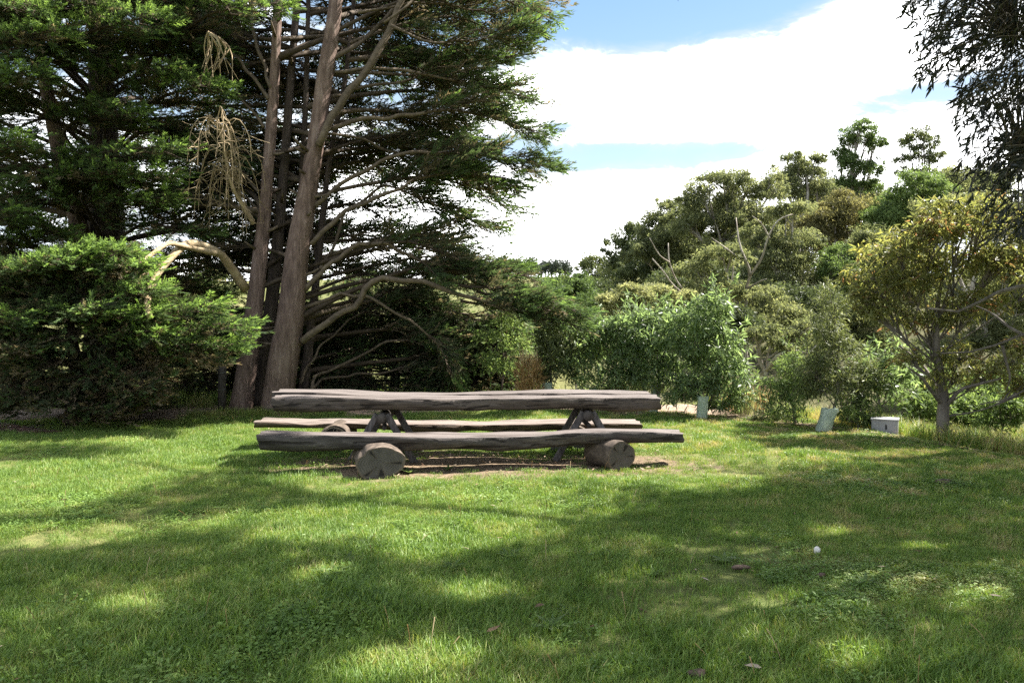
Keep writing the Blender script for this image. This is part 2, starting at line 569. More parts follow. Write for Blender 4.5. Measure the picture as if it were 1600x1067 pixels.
def ground_mat():
    m, N = new_mat("lawn_and_paddock")
    pos = N.n("ShaderNodeNewGeometry").outputs["Position"]
    sep = N.n("ShaderNodeSeparateXYZ")
    N.link(pos, sep.inputs[0])
    x, y, z = sep.outputs
    a = N.noise(pos, 0.55, 4, 0.6)
    b_ = N.noise(pos, 4.5, 5, 0.65)
    c = N.noise(pos, 26, 4, 0.6)
    d = N.noise(pos, 90, 3, 0.6)
    f = N.m("ADD", N.m("ADD", N.m("MULTIPLY", a, .3), N.m("MULTIPLY", b_, .3)), N.m("ADD", N.m("MULTIPLY", c, .25), N.m("MULTIPLY", d, .25)))
    lawn = N.ramp(f, [(0.38, (0.045, 0.055, 0.02)), (0.52, (0.10, 0.125, 0.036)), (0.66, (0.19, 0.18, 0.07)), (0.78, (0.30, 0.235, 0.14))])
    pn = N.noise(pos, 0.06, 6, 0.6)
    pad = N.ramp(N.m("ADD", N.m("MULTIPLY", pn, .7), N.m("MULTIPLY", b_, .3)), [(0.35, (0.07, 0.085, 0.026)), (0.55, (0.125, 0.125, 0.046)), (0.7, (0.20, 0.165, 0.085))])
    scrub = N.ramp(b_, [(0.35, (0.035, 0.04, 0.016)), (0.7, (0.11, 0.10, 0.05))])
    col = N.mix(N.sstep(y, 16, 24), lawn, pad)
    hill = N.m("MULTIPLY", N.sstep(N.m("ADD", x, N.m("MULTIPLY", b_, 1.5)), 2.0, 6.0), N.m("MULTIPLY", N.sstep(y, 13, 17), N.sstep(y, 90, 62)))
    col = N.mix(hill, col, scrub)
    # bald straw-and-earth wear under the seats
    wx = N.m("MULTIPLY", N.m("SUBTRACT", x, -0.3), 0.36)
    wy = N.m("MULTIPLY", N.m("SUBTRACT", y, 8.95), 1.1)
    w = N.m("ADD", N.m("ADD", N.m("MULTIPLY", wx, wx), N.m("MULTIPLY", wy, wy)), N.m("MULTIPLY", N.m("SUBTRACT", b_, .5), 1.6))
    wear = N.sstep(w, 1.25, 0.6)
    earth = N.ramp(c, [(0.3, (0.10, 0.068, 0.048)), (0.7, (0.27, 0.19, 0.14))])
    col = N.mix(N.m("MULTIPLY", wear, 0.85), col, earth)
    bs = N.n("ShaderNodeBsdfPrincipled")
    N.link(col, bs.inputs["Base Color"])
    bs.inputs["Roughness"].default_value = 0.95
    bs.inputs["Specular IOR Level"].default_value = 0.1
    bp = N.n("ShaderNodeBump")
    bp.inputs["Strength"].default_value = 0.9
    bp.inputs["Distance"].default_value = 0.03
    N.link(N.m("ADD", c, N.m("MULTIPLY", d, .5)), bp.inputs["Height"])
    N.link(bp.outputs[0], bs.inputs["Normal"])
    o = N.n("ShaderNodeOutputMaterial")
    N.link(bs.outputs[0], o.inputs[0])
    return m


def litter_mat(name, stops):
    return plain_mat(name, stops, 14, 0.95, (1, 1, 1), 0.8)


def grass_mat(name, dry=0.0):
    m, N = new_mat(name)
    pos = N.n("ShaderNodeNewGeometry").outputs["Position"]
    rnd = N.n("ShaderNodeObjectInfo").outputs["Random"]
    at = N.n("ShaderNodeAttribute", attribute_name="tint").outputs["Fac"]
    a = N.noise(pos, 0.5, 3, 0.6)
    b_ = N.noise(pos, 2.6, 4, 0.65)
    f = N.m("ADD", N.m("ADD", N.m("MULTIPLY", rnd, .24), N.m("MULTIPLY", at, .42)), N.m("ADD", N.m("MULTIPLY", a, .62), N.m("MULTIPLY", b_, .85)))
    sp = N.n("ShaderNodeSeparateXYZ")
    N.link(pos, sp.inputs[0])
    dryside = N.m("MULTIPLY", N.sstep(N.m("ADD", sp.outputs[0], N.m("MULTIPLY", sp.outputs[1], .35)), 3.2, 8.0), N.sstep(b_, .40, .68))
    f = N.m("ADD", N.m("ADD", f, dry - 0.51), N.m("MULTIPLY", dryside, .34))
    col = N.ramp(f, [(0.15, (0.072, 0.13, 0.030)), (0.42, (0.130, 0.215, 0.046)), (0.62, (0.195, 0.28, 0.064)), (0.78, (0.30, 0.315, 0.11)), (0.92, (0.42, 0.35, 0.19))])
    bs = N.n("ShaderNodeBsdfPrincipled")
    N.link(col, bs.inputs["Base Color"])
    bs.inputs["Roughness"].default_value = 0.5
    bs.inputs["Specular IOR Level"].default_value = 0.28
    t = N.n("ShaderNodeBsdfTranslucent")
    N.link(N.mix(1.0, col, (1.25, 1.25, 0.6), "MULTIPLY"), t.inputs[0])
    mx = N.n("ShaderNodeMixShader")
    mx.inputs[0].default_value = 0.35
    N.link(bs.outputs[0], mx.inputs[1])
    N.link(t.outputs[0], mx.inputs[2])
    o = N.n("ShaderNodeOutputMaterial")
    N.link(mx.outputs[0], o.inputs[0])
    return m


M["ground"] = ground_mat()
M["mulch"] = litter_mat("bark_mulch", [(0.3, (0.10, 0.068, 0.048)), (0.5, (0.23, 0.165, 0.12)), (0.7, (0.36, 0.28, 0.205))])
M["soil"] = litter_mat("red_brown_soil", [(0.3, (0.07, 0.04, 0.03)), (0.6, (0.20, 0.115, 0.085)), (0.75, (0.27, 0.175, 0.13))])
M["grass"] = grass_mat("lawn_grass")
M["longgrass"] = grass_mat("long_grass", 0.10)


# ------------------------------------------------------------------ the land
def build_ground():
    def axis(lo, hi, fine_lo, fine_hi, step, grow):
        a = list(np.arange(fine_lo, fine_hi, step))
        s, v = step, fine_hi
        while v < hi:
            a.append(v)
            s *= grow
            v += s
        a.append(hi)
        s, v = step, fine_lo
        while v > lo:
            s *= grow
            v -= s
            a.insert(0, max(v, lo))
        return np.unique(np.array(a))
    xs = axis(-900, 900, -9, 9, 0.11, 1.09)
    ys = axis(-60, 1500, 1.5, 17, 0.11, 1.07)
    X, Y = np.meshgrid(xs, ys, indexing="ij")
    Z = gz(X, Y)
    rr = np.random.default_rng(5)
    fine = np.exp(-((Y - 8) / 12.0) ** 2) * np.exp(-(X / 14.0) ** 2)
    Z = Z + fine * rr.normal(0, 0.006, Z.shape)
    V = np.stack([X, Y, Z], -1).reshape(-1, 3)
    ny = len(ys)
    ii, jj = np.meshgrid(np.arange(len(xs) - 1), np.arange(ny - 1), indexing="ij")
    a = ii * ny + jj
    Q = np.stack([a, a + ny, a + ny + 1, a + 1], -1).reshape(-1, 4)
    mb = MB().add(V, quad=Q)
    mb.build("ground", M["ground"], smooth=True, kind="structure")


build_ground()


def patch(name, outline, mat, lift=0.02, seed=0):
    """irregular sheet of litter lying on the ground"""
    rr = np.random.default_rng(seed)
    poly = np.array(outline, float)
    n = len(poly)
    pts = []
    for i in range(n):
        a, b = poly[i], poly[(i + 1) % n]
        for t in np.linspace(0, 1, 9)[:-1]:
            q = a * (1 - t) + b * t
            pts.append(q + rr.normal(0, 0.05, 2))
    pts = np.array(pts)
    c = pts.mean(0)
    rings = [1.0, 0.97, 0.85, 0.6, 0.3]
    V = []
    for k, r in enumerate(rings):
        q = c + (pts - c) * r
        hh = -0.02 if k == 0 else lift + 0.01 * np.sin(q[:, 0] * 5 + q[:, 1] * 7)
        V.append(np.column_stack([q, gz(q[:, 0], q[:, 1]) + hh]))
    m_ = len(pts)
    V = np.vstack(V + [np.array([[c[0], c[1], gz(c[0], c[1]) + lift]])])
    Q, T = [], []
    for k in range(len(rings) - 1):
        for j in range(m_):
            Q.append([k * m_ + j, k * m_ + (j + 1) % m_, (k + 1) * m_ + (j + 1) % m_, (k + 1) * m_ + j])
    k = len(rings) - 1
    for j in range(m_):
        T.append([k * m_ + j, k * m_ + (j + 1) % m_, len(V) - 1])
    MB().add(V, tri=T, quad=Q).build(name, mat, smooth=True, kind="structure")


patch("mulch_border", [(0.3, 14.3), (2.0, 13.9), (3.2, 13.55), (4.2, 13.35), (4.7, 12.7), (5.2, 11.9), (5.75, 10.9), (6.05, 10.1), (6.5, 9.6),
                       (6.4, 10.8), (5.9, 12.2), (5.2, 13.8), (4.2, 14.7), (2.2, 15.2), (0.6, 15.1)], M["mulch"], 0.025, 1)
patch("soil_patch", [(-9.5, 11.55), (-7.4, 11.45), (-6.9, 11.75), (-7.6, 12.2), (-9.5, 12.6)], M["soil"], 0.02, 2)
patch("litter_bed", [(-9.5, 12.9), (-6.5, 12.7), (-4.6, 13.1), (-2.5, 13.6), (-0.8, 14.4), (-1.5, 17.5), (-6.5, 18.0), (-10.0, 17.0)], M["mulch"], 0.02, 3)


# ------------------------------------------------------------------ picnic table and log seats
def slab(xs, zt, zb, yf, yb, ncross=10, seed=0, tag_end=0.0, flat=0.5):
    """split log: flat top, rounded front, belly and back; arrays over the stations xs"""
    rr = np.random.default_rng(seed)
    k = len(xs)
    # cross profile u (0 front .. 1 back), w (0 bottom .. 1 top), anticlockwise from front top
    up = []
    for u in np.linspace(0.035, 0.965, 7):
        up.append((u, 1.0))
    up.append((0.992, 0.975))
    th = np.linspace(0.06, 1, ncross * 2)[:-1] * math.pi
    for t in th:
        cu, cw = math.cos(t), math.sin(t)
        u = 0.5 + 0.5 * math.copysign(abs(cu) ** flat, cu)
        w = 0.955 - 0.955 * abs(cw) ** 0.75
        up.append((u, w))
    up.append((0.008, 0.975))
    up = np.array(up)
    n = len(up)
    V = []
    p1, p2, p3 = rr.uniform(0, 6, 3)
    for i, x in enumerate(xs):
        u, w = up[:, 0], up[:, 1]
        zt_i = zt[i] + 0.006 * np.sin(x * 2.2 + u * 5 + p1) + 0.004 * np.sin(x * 7 + u * 11 + p2)
        zz = zb[i] + (zt_i - zb[i]) * w
        yy = yf[i] + (yb[i] - yf[i]) * u
        side = (1 - w) * w * 4
        yy = yy + side * 0.012 * np.sin(x * 3.3 + w * 4 + p3) + 0.004 * np.sin(x * 17 + w * 9) * (1 - np.abs(2 * u - 1) ** 2 * 0)
        zz = zz + (w < 0.5) * 0.008 * np.sin(x * 5.1 + u * 3 + p2)
        V.append(np.column_stack([np.full(n, x) + (0.012 * np.sin(w * 7 + u * 9 + p1) if i in (0, k - 1) else 0), yy, zz]))
    V0, V1 = V[0], V[-1]
    V = np.vstack(V)
    ii, jj = np.meshgrid(np.arange(k - 1), np.arange(n), indexing="ij")
    a = ii * n + jj
    b = ii * n + (jj + 1) % n
    Q = np.stack([a, a + n, b + n, b], -1).reshape(-1, 4)
    mb = MB().add(V, quad=Q)
    for E, sgn in ((V0, -1), (V1, 1)):
        c = E.mean(0)
        c[0] -= sgn * 0.004
        W = np.vstack([E, c + (E - c) * 0.6, c])
        j = np.arange(n)
        jn = (j + 1) % n
        q = np.stack([j, jn, n + jn, n + j], 1) if sgn > 0 else np.stack([jn, j, n + j, n + jn], 1)
        t = np.stack([n + j, n + jn, np.full(n, 2 * n)], 1) if sgn > 0 else np.stack([n + jn, n + j, np.full(n, 2 * n)], 1)
        pa = np.concatenate([np.full(n, .86), np.full(n, .5), [0]])
        pa[n + 3] = 2.2
        mb.add(W, tri=t, quad=q, mi=1, pa=pa)
    return mb


def from_px(ctrl_top, ctrl_bot, d, xl, xr, m=90):
    """edge heights (metres) along a slab whose front stands d metres from the eye; controls are photograph pixels"""
    px = np.linspace(xl, xr, m)
    ty = np.interp(px, *zip(*ctrl_top))
    by = np.interp(px, *zip(*ctrl_bot))
    ker = np.ones(5) / 5

    def sm(a):
        b = np.convolve(np.pad(a, 2, mode="edge"), ker, mode="valid")
        return b
    ty, by = sm(ty), sm(by)
    dd = np.broadcast_to(d, (m,))
    X = np.array([P(a, 500, q)[0] for a, q in zip(px, dd)])
    zt = np.array([P(800, a, q)[2] for a, q in zip(ty, dd)])
    zb = np.array([P(800, a, q)[2] for a, q in zip(by, dd)])
    yy = np.array([P(800, 600, q)[1] for q in dd])
    return X, zt, zb, yy


def round_log(c0, c1, r, name, parent, mats, seed, n=36, ky=1.0, notch=None):
    """a short cut log lying on the ground, its sawn face at c0"""
    rr = np.random.default_rng(seed)
    c0, c1 = np.asarray(c0, float), np.asarray(c1, float)
    ax = unit(c1 - c0)
    u = unit(np.cross(ax, [0, 0, 1.0]))
    w = np.cross(u, ax)
    if w[2] < 0:
        w = -w
    w = w * ky
    th = np.arange(n) * 2 * math.pi / n
    prof = 1 + 0.05 * np.sin(2 * th + rr.uniform(0, 6)) + 0.035 * np.sin(3 * th + rr.uniform(0, 6)) + 0.018 * np.sin(7 * th + rr.uniform(0, 6)) + rr.normal(0, .006, n)
    if notch is not None:
        for (a, wd, dep) in notch:
            dth = (th - a + math.pi) % (2 * math.pi) - math.pi
            prof = prof - dep * np.exp(-(dth / wd) ** 2)
    sv = (np.sin(th) * prof)
    m = 14
    V = []
    for i in range(m):
        t = i / (m - 1)
        rad = r * (1 + 0.05 * math.sin(t * 5 + seed) + 0.03 * t)
        edge = 0.972 if i in (0, m - 1) else 1.0
        pr = prof * (1 + 0.012 * np.sin(th * 5 + t * 6))
        V.append(c0 + (c1 - c0) * t + (rad * edge * pr)[:, None] * (np.cos(th)[:, None] * u + np.sin(th)[:, None] * w))
    side = np.vstack(V)
    ii, jj = np.meshgrid(np.arange(m - 1), np.arange(n), indexing="ij")
    a = ii * n + jj
    b = ii * n + (jj + 1) % n
    mb = MB().add(side, quad=np.stack([a, b, b + n, a + n], -1).reshape(-1, 4))
    spokes = np.zeros(n)
    spokes[rr.choice(n, 5, replace=False)] = 1
    for E, c, sgn in ((V[0], c0, -1), (V[-1], c1, 1)):
        rings = [1.0, .93, .8, .62, .42, .2]
        W, pa = [], []
        for q in rings:
            W.append(c + (E - c) * q - ax * sgn * (0.006 * (1 - q)))
            pa.append(q * 0.999 + np.where((spokes > 0) & (q < .9) & (q > .3), 1.2, 0))
        W = np.vstack(W + [c[None, :]])
        pa = np.concatenate(pa + [[0]])
        L = len(rings)
        ii, jj = np.meshgrid(np.arange(L - 1), np.arange(n), indexing="ij")
        a = ii * n + jj
        b = ii * n + (jj + 1) % n
        j = np.arange(n)
        mb.add(W, quad=np.stack([a, b, b + n, a + n], -1).reshape(-1, 4),
               tri=np.stack([(L - 1) * n + j, (L - 1) * n + (j + 1) % n, np.full(n, L * n)], 1), mi=1, pa=pa)
    return mb.build(name, mats, parent, smooth=True)


def build_table():
    t = thing("log_picnic_table", "long rustic picnic table of thick split logs on splayed timber legs", "table", (0, 9.2, 0))
    # front slab
    top = [(424, 621), (520, 622), (600, 624), (700, 623), (820, 622), (900, 621.5), (1033, 622)]
    bot = [(424, 645.5), (470, 646), (490, 644.5), (600, 643), (700, 642), (725, 643.5), (742, 646.5), (765, 642.5), (860, 641), (930, 641.5), (965, 645), (1000, 643.5), (1033, 642)]
    X, zt, zb, yy = from_px(top, bot, np.linspace(9.0, 9.42, 100), 424, 1033, 100)
    slab(X, zt, zb, yy, yy + 0.40 + 0.02 * np.sin(X * 2.1), seed=4, flat=0.42).build("tabletop_log", [M["wood"], M["endgrain"]], t, smooth=True)
    # rear slab, a finger's gap behind, a little proud
    top = [(424, 618.4), (560, 617.6), (700, 616.5), (800, 618.0), (1017, 620.5)]
    bot = [(424, 636), (1017, 637)]
    X2, zt2, zb2, yy2 = from_px(top, bot, np.linspace(9.44, 9.85, 90), 424, 1017, 90)
    zt2 = np.interp(X2, X, zt) + 0.012 + 0.008 * np.sin(X2 * 1.7)
    zb2 = zt2 - 0.17
    slab(X2, zt2, zb2, yy2 + 0.02 * np.sin(X2 * 1.3 + 1), yy2 + 0.42 + 0.02 * np.sin(X2 * 2.3), seed=8, flat=0.42).build("tabletop_log", [M["wood"], M["endgrain"]], t, smooth=True)
    for k, cx in enumerate((596.0, 919.0)):
        xc = P(cx, 600, (9.17, 9.4)[k])[0]
        oy = (0.16, 0.38)[k]
        z_pole = 0.525 if k == 0 else 0.53
        mb = MB()
        xx = np.array([[xc, 8.93 + oy, z_pole], [xc, 9.3 + oy, z_pole + .004], [xc, 9.78 + oy, z_pole]])
        mb.tube(spline(xx, 8), 0.062, 14, rough=0.04, seed=k)
        mb.build("cross_pole", M["post"], t, smooth=True)
        for j, (yl, zt_) in enumerate(((9.02 + oy, 0.57), (9.68 + oy, 0.57))):
            for sgn in (-1, 1):
                topx, botx = xc + sgn * 0.055, xc + sgn * 0.40
                a = np.array([topx, yl + 0.05 * sgn * 0, zt_])
                b = np.array([botx, yl, -0.03])
                ax = unit(b - a)
                v = np.cross(ax, [0, 1, 0])
                Rm = np.column_stack([v, [0, 1, 0], -ax])
                L = np.linalg.norm(b - a)
                g = MB()
                # squared timber with worn arrises
                s = 0.039
                ring = np.array([[-s, -s * .75], [-s * .75, -s], [s * .75, -s], [s, -s * .75], [s, s * .75], [s * .75, s], [-s * .75, s], [-s, s * .75]]) * np.array([1.0, 0.85])
                Vv = []
                for q in np.linspace(0, 1, 7):
                    wob = 1 + 0.03 * math.sin(q * 9 + k + sgn)
                    o3 = a + (b - a) * q
                    Vv.append(o3 + (ring[:, :1] * wob) * v + (ring[:, 1:] * wob) * np.array([0, 1, 0]))
                Vv = np.vstack(Vv)
                n = 8
                ii, jj = np.meshgrid(np.arange(6), np.arange(n), indexing="ij")
                a_ = ii * n + jj
                b_ = ii * n + (jj + 1) % n
                g.add(Vv, quad=np.stack([a_, b_, b_ + n, a_ + n], -1).reshape(-1, 4))
                jx = np.arange(n)
                Vc = np.vstack([Vv[:n], Vv[:n].mean(0)])
                g.add(Vc, tri=np.stack([np.full(n, n), (jx + 1) % n, jx], 1))
                g.build("leg", M["leg"], t)
            # bolted iron strap round the pole
            g = MB()
            g.box((xc, yl - 0.055 if j == 0 else yl + 0.055, 0.545), (0.15, 0.008, 0.05))
            st = g.build("bracket", M["metal"], t)
            for sgn in (-1, 1):
                bb = MB()
                yb_ = yl - 0.062 if j == 0 else yl + 0.062
                bb.tube(np.array([[xc + sgn * .05, yb_ - .008, .545], [xc + sgn * .05, yb_ + .008, .545]]), 0.011, 8)
                bb.build("bolt", M["metal"], st)
        # diagonal wind brace between the two frames
        g = MB()
        g.tube(np.array([[xc + 0.02, 9.05 + oy, 0.40], [xc - 0.06, 9.64 + oy, 0.44]]), 0.028, 8, rough=0.05)
        g.build("brace", M["post"], t, smooth=True)
    return t


def build_benches():
    # near seat, turned a little away at its right end
    b = thing("log_bench", "dark grey log bench in front of the table, resting on two cut logs", "bench", (0, 8.6, 0), "log benches at the picnic table")
    top = [(400, 678.5), (480, 680), (560, 682), (640, 683.5), (740, 683.5), (800, 682), (860, 680), (900, 676.5), (960, 675), (1010, 676), (1069, 678)]
    bot = [(400, 706.5), (460, 708.5), (560, 707), (660, 706), (740, 706), (762, 707.5), (778, 709), (800, 706), (860, 703), (905, 700), (930, 697), (980, 694.5), (1040, 695), (1066, 695.5)]
    X, zt, zb, yy = from_px(top, bot, np.linspace(8.42, 8.92, 110), 400, 1069, 110)
    slab(X, zt, zb, yy + 0.02 * np.sin(X * 1.5), yy + 0.34 + 0.03 * np.sin(X * 1.1 + 2), seed=21, flat=0.62).build("seat", [M["wood_dark"], M["endgrain"]], b, smooth=True)
    f0 = P(594, 722, 8.22)
    round_log([f0[0], f0[1], 0.165], [f0[0] - 0.16, f0[1] + 0.72, 0.165], 0.262, "log_rest", b, [M["logside"], M["endgrain"]], 3, ky=.70,
              notch=[(2.45, .22, .13), (math.pi * 1.5, .6, .08)])
    f1 = P(971, 708, 8.72)
    round_log([f1[0], f1[1], 0.148], [f1[0] - 0.22, f1[1] + 0.50, 0.155], 0.186, "log_rest", b, [M["logside"], M["endgrain"]], 9, ky=.9,
              notch=[(math.pi * 1.5, .5, .08)])
    # far seat
    b = thing("log_bench", "paler split-log bench behind the table, its sunlit top facing the trees", "bench", (0, 10.4, 0), "log benches at the picnic table")
    top = [(394, 660), (450, 662), (470, 664), (520, 661), (600, 662), (690, 663), (760, 666), (800, 664), (880, 662), (940, 661), (1003, 662.5)]
    bot = [(394, 667), (450, 669), (520, 667), (600, 670), (650, 675), (672, 678), (700, 675), (740, 672), (806, 677), (830, 673), (900, 672), (1001, 671.5)]
    X, zt, zb, yy = from_px(top, bot, np.linspace(9.95, 10.3, 100), 394, 1003, 100)
    zb = zb - 0.03
    slab(X, zt, zb, yy + 0.05 * np.sin(X * 1.9 + 1), yy + 0.50 + 0.04 * np.sin(X * 1.2), seed=33, flat=0.5).build("seat", [M["wood_warm"], M["endgrain"]], b, smooth=True)
    f0 = P(520, 684, 9.78)
    round_log([f0[0], f0[1], 0.165], [f0[0] - 0.03, f0[1] + 0.75, 0.165], 0.212, "log_rest", b, [M["logside"], M["endhollow"]], 5, ky=.84, notch=[(math.pi * 1.5, .5, .1)])
    f1 = P(905, 690, 10.15)
    round_log([f1[0], f1[1], 0.145], [f1[0] - 0.1, f1[1] + 0.7, 0.145], 0.175, "log_rest", b, [M["logside"], M["endgrain"]], 6, ky=.84)


build_table()
build_benches()


# ------------------------------------------------------------------ foliage tools
def spray_templates(rng, k=6, nt=14):
    """feathery flat sprays of cypress, unit length along +X; list of (3*nt, 3)"""
    out = []
    for _ in range(k):
        V = []
        for i in range(nt):
            t = 0.05 + 0.95 * i / (nt - 1)
            sgn = 1 if i % 2 else -1
            if i == nt - 1:
                ang, L = 0.0, 0.30
                t = 0.78
            else:
                ang = sgn * math.radians(rng.uniform(20, 42))
                L = (0.40 * (1 - 0.55 * t)) * rng.uniform(.7, 1.2)
            p = np.array([t * 0.85, 0, 0.05 * math.sin(t * 3)])
            dz = rng.uniform(-.16, .28)
            dv = np.array([math.cos(ang), math.sin(ang), dz]) * L
            nn = unit(np.cross(dv, [0, 0, 1]) + rng.normal(0, .35, 3))
            wdt = 0.046 * rng.uniform(.8, 1.3)
            V += [p - nn * wdt * .6, p + dv * .45 + nn * wdt, p + dv]
        out.append(np.array(V))
    return out


SPR = spray_templates(np.random.default_rng(2))


def frames(d, up):
    x = unit(d)
    y = unit(np.cross(up, x))
    z = np.cross(x, y)
    return np.stack([x, y, z], -1)


def add_sprays(mb, org, d, up, size, tint, rng):
    org, d, up = np.asarray(org), np.asarray(d), np.asarray(up)
    size, tint = np.asarray(size), np.asarray(tint)
    F = frames(d, up)
    which = rng.integers(0, len(SPR), len(org))
    for k, T in enumerate(SPR):
        s = which == k
        if not s.any():
            continue
        V = org[s][:, None, :] + np.einsum("nij,kj->nki", F[s], T) * size[s][:, None, None]
        n, kk = V.shape[:2]
        nt = kk // 3
        tt = np.repeat(tint[s], nt) + rng.normal(0, .07, n * nt)
        mb.add(V.reshape(-1, 3), tri=np.arange(n * kk).reshape(-1, 3), tint=tt)


def add_leaves(mb, org, d, up, L, W, tint, kind="kite", curve=0.12):
    """lanceolate leaves; kite: one bent quad, long: sickle of four quads/tris"""
    org = np.asarray(org, float)
    n = len(org)
    F = frames(np.asarray(d, float), np.asarray(up, float))
    L = np.broadcast_to(L, (n,))[:, None, None]
    W = np.broadcast_to(W, (n,))[:, None, None]
    if kind == "tri":                                       # far leaves: one blade each
        T = np.array([[0, .42, 0], [0, -.42, 0], [1, 0, -curve]])
        tri = np.array([[0, 1, 2]])
        q = None
    elif kind == "kite":
        T = np.array([[0, 0, 0], [.42, .5, .0], [1, 0, -curve], [.42, -.5, .0]])
        q = np.array([[0, 3, 2, 1]])
        tri = None
    else:
        T = np.array([[0, 0, 0], [.22, .36, .02], [.22, -.36, .02], [.6, .42, -.02], [.6, -.30, -.02], [1, .35, -curve]])
        q = np.array([[1, 2, 4, 3]])
        tri = np.array([[0, 2, 1], [3, 4, 5]])
    sc = np.concatenate([np.broadcast_to(L, (n, 1, 1)), np.broadcast_to(W, (n, 1, 1)), np.broadcast_to(L, (n, 1, 1))], -1)
    V = org[:, None, :] + np.einsum("nij,nkj->nki", F, T[None] * sc)
    k = T.shape[0]
    off = (np.arange(n) * k)[:, None, None]
    tint = np.broadcast_to(tint, (n,))
    if q is None:
        mb.add(V.reshape(-1, 3), tri=(tri[None] + off).reshape(-1, 3), tint=tint)
        return
    Q = (q[None] + off).reshape(-1, 4)
    if tri is not None:
        mb.add(V.reshape(-1, 3), tri=(tri[None] + off).reshape(-1, 3), tint=np.repeat(tint, len(tri)))
        # the quads use the same vertices
        base = mb.n - n * k
        mb.Q.append(Q + base)
        mb.tq.append(np.asarray(tint, float))
        mb.mq.append(np.zeros(len(Q), int))
    else:
        mb.add(V.reshape(-1, 3), quad=Q, tint=tint)


def rdir(rng, n):
    return unit(rng.normal(0, 1, (n, 3)))


# ------------------------------------------------------------------ cypresses
SUN_U = SUN / np.linalg.norm(SUN)
BUSH_TOP = np.array([-6.1, 12.0, 2.0])
def cyp_foliage(path, rng, fb, tw, start=0.45, sec=1.1, nsec=14, per=0.075, size=0.34, bright=0.5, droop=0.0, lit_green_tip=0.25, clear=None):
    """secondary branchlets and sprays on the outer part of a limb"""
    k = len(path)
    tan = unit(np.gradient(path, axis=0))
    O, D, U, S, T = [], [], [], [], []
    for i in range(nsec):
        t = start + (1 - start) * (i + rng.uniform(0, .9)) / nsec
        f = t * (k - 1)
        j = min(int(f), k - 2)
        p = path[j] + (path[j + 1] - path[j]) * (f - j)
        tg = tan[j]
        sd_ = unit(np.cross(tg, [0, 0, 1.0])) * (1 if i % 2 else -1)
        rel = (t - start) / (1 - start)
        L = sec * (1 - 0.6 * rel) * rng.uniform(.6, 1.15)
        d = unit(tg * rng.uniform(.35, .9) + sd_ * rng.uniform(.5, 1.0) + np.array([0, 0, rng.uniform(-.22, .22) - droop]))
        q = np.array([p, p + d * L * .5 + [0, 0, .03 * L], p + d * L + np.array([0, 0, (-.06 - droop * .3) * L])])
        tw.tube(q, [0.014, .009, .003], 3, caps=False)
        if clear is not None:
            v = clear - p
            if np.linalg.norm(v - SUN_U * np.dot(v, SUN_U)) < 1.5 and rng.random() < .85:
                continue
        off = rng.normal(0, .12) - (.22 if rng.random() < .14 else 0)
        for _ in range(3):
            o = q[0] + d * L * rng.uniform(.1, .7)
            e = o + unit(d + rng.normal(0, .6, 3)) * L * rng.uniform(.2, .5)
            tw.tube(np.array([o, (o + e) / 2 + rng.normal(0, .02, 3), e]), [.006, .004, .002], 3, caps=False)
        m = max(3, int(L / per))
        for s in np.linspace(.22, 1, m):
            o = q[0] * (1 - s) ** 2 + 2 * q[1] * s * (1 - s) + q[2] * s * s
            dd = unit(d * .7 + tg * .55 + rng.normal(0, .25, 3) + np.array([0, 0, .14]))
            O.append(o + rng.normal(0, .035, 3))
            D.append(dd)
            U.append(np.array([0, 0, 1.0]) + rng.normal(0, .45, 3))
            S.append(size * rng.uniform(.65, 1.2))
            T.append(bright + off + rng.normal(0, .12) + lit_green_tip * (s * .5 + rel * .5 - .5) - (0.35 if rng.random() < .10 else 0))  # sunlit fresh tips brighter, shaded inner sprays darker, put into the tint
    for _ in range(6):
        O.append(path[-1] + rng.normal(0, .05, 3))
        D.append(unit(tan[-1] + rng.normal(0, .25, 3)))
        U.append(np.array([0, 0, 1.0]) + rng.normal(0, .3, 3))
        S.append(size * rng.uniform(.9, 1.35))
        T.append(bright + .15)
    add_sprays(fb, O, D, U, S, T, rng)


def limb_mesh(tree, pts, r0, r1, mat, name="limb", n=7, seed=0, m=18, rough=.06):
    path = spline(pts, m)
    t = np.linspace(0, 1, m)
    rad = r0 * (1 - t) ** 0.9 * 1.0 + r1 * (1 - (1 - t) ** .9)
    MB().tube(path, rad, n, rough=rough, seed=seed).build(name, mat, tree, smooth=True)
    return path


def proc_limb(base, az, L, rise, rng, sag=0.1):
    h = np.array([math.sin(az), math.cos(az), 0])
    s = np.cross(h, [0, 0, 1])
    b = rng.uniform(-.12, .12)
    return np.array([base, base + h * L * .3 + [0, 0, rise * L * .22] + s * b * L * .4, base + h * L * .65 + [0, 0, rise * L * .36] + s * b * L, base + h * L + np.array([0, 0, (rise * .36 - sag) * L]) + s * b * L * 1.1])


def kink(pts, rng):
    """real boughs wander: extra bends between the main points"""
    out = [pts[0]]
    for a, b in zip(pts[:-1], pts[1:]):
        L = np.linalg.norm(b - a)
        for f in (.33, .66):
            out.append(a + (b - a) * f + rng.normal(0, .028, 3) * L)
        out.append(b)
    return np.array(out)


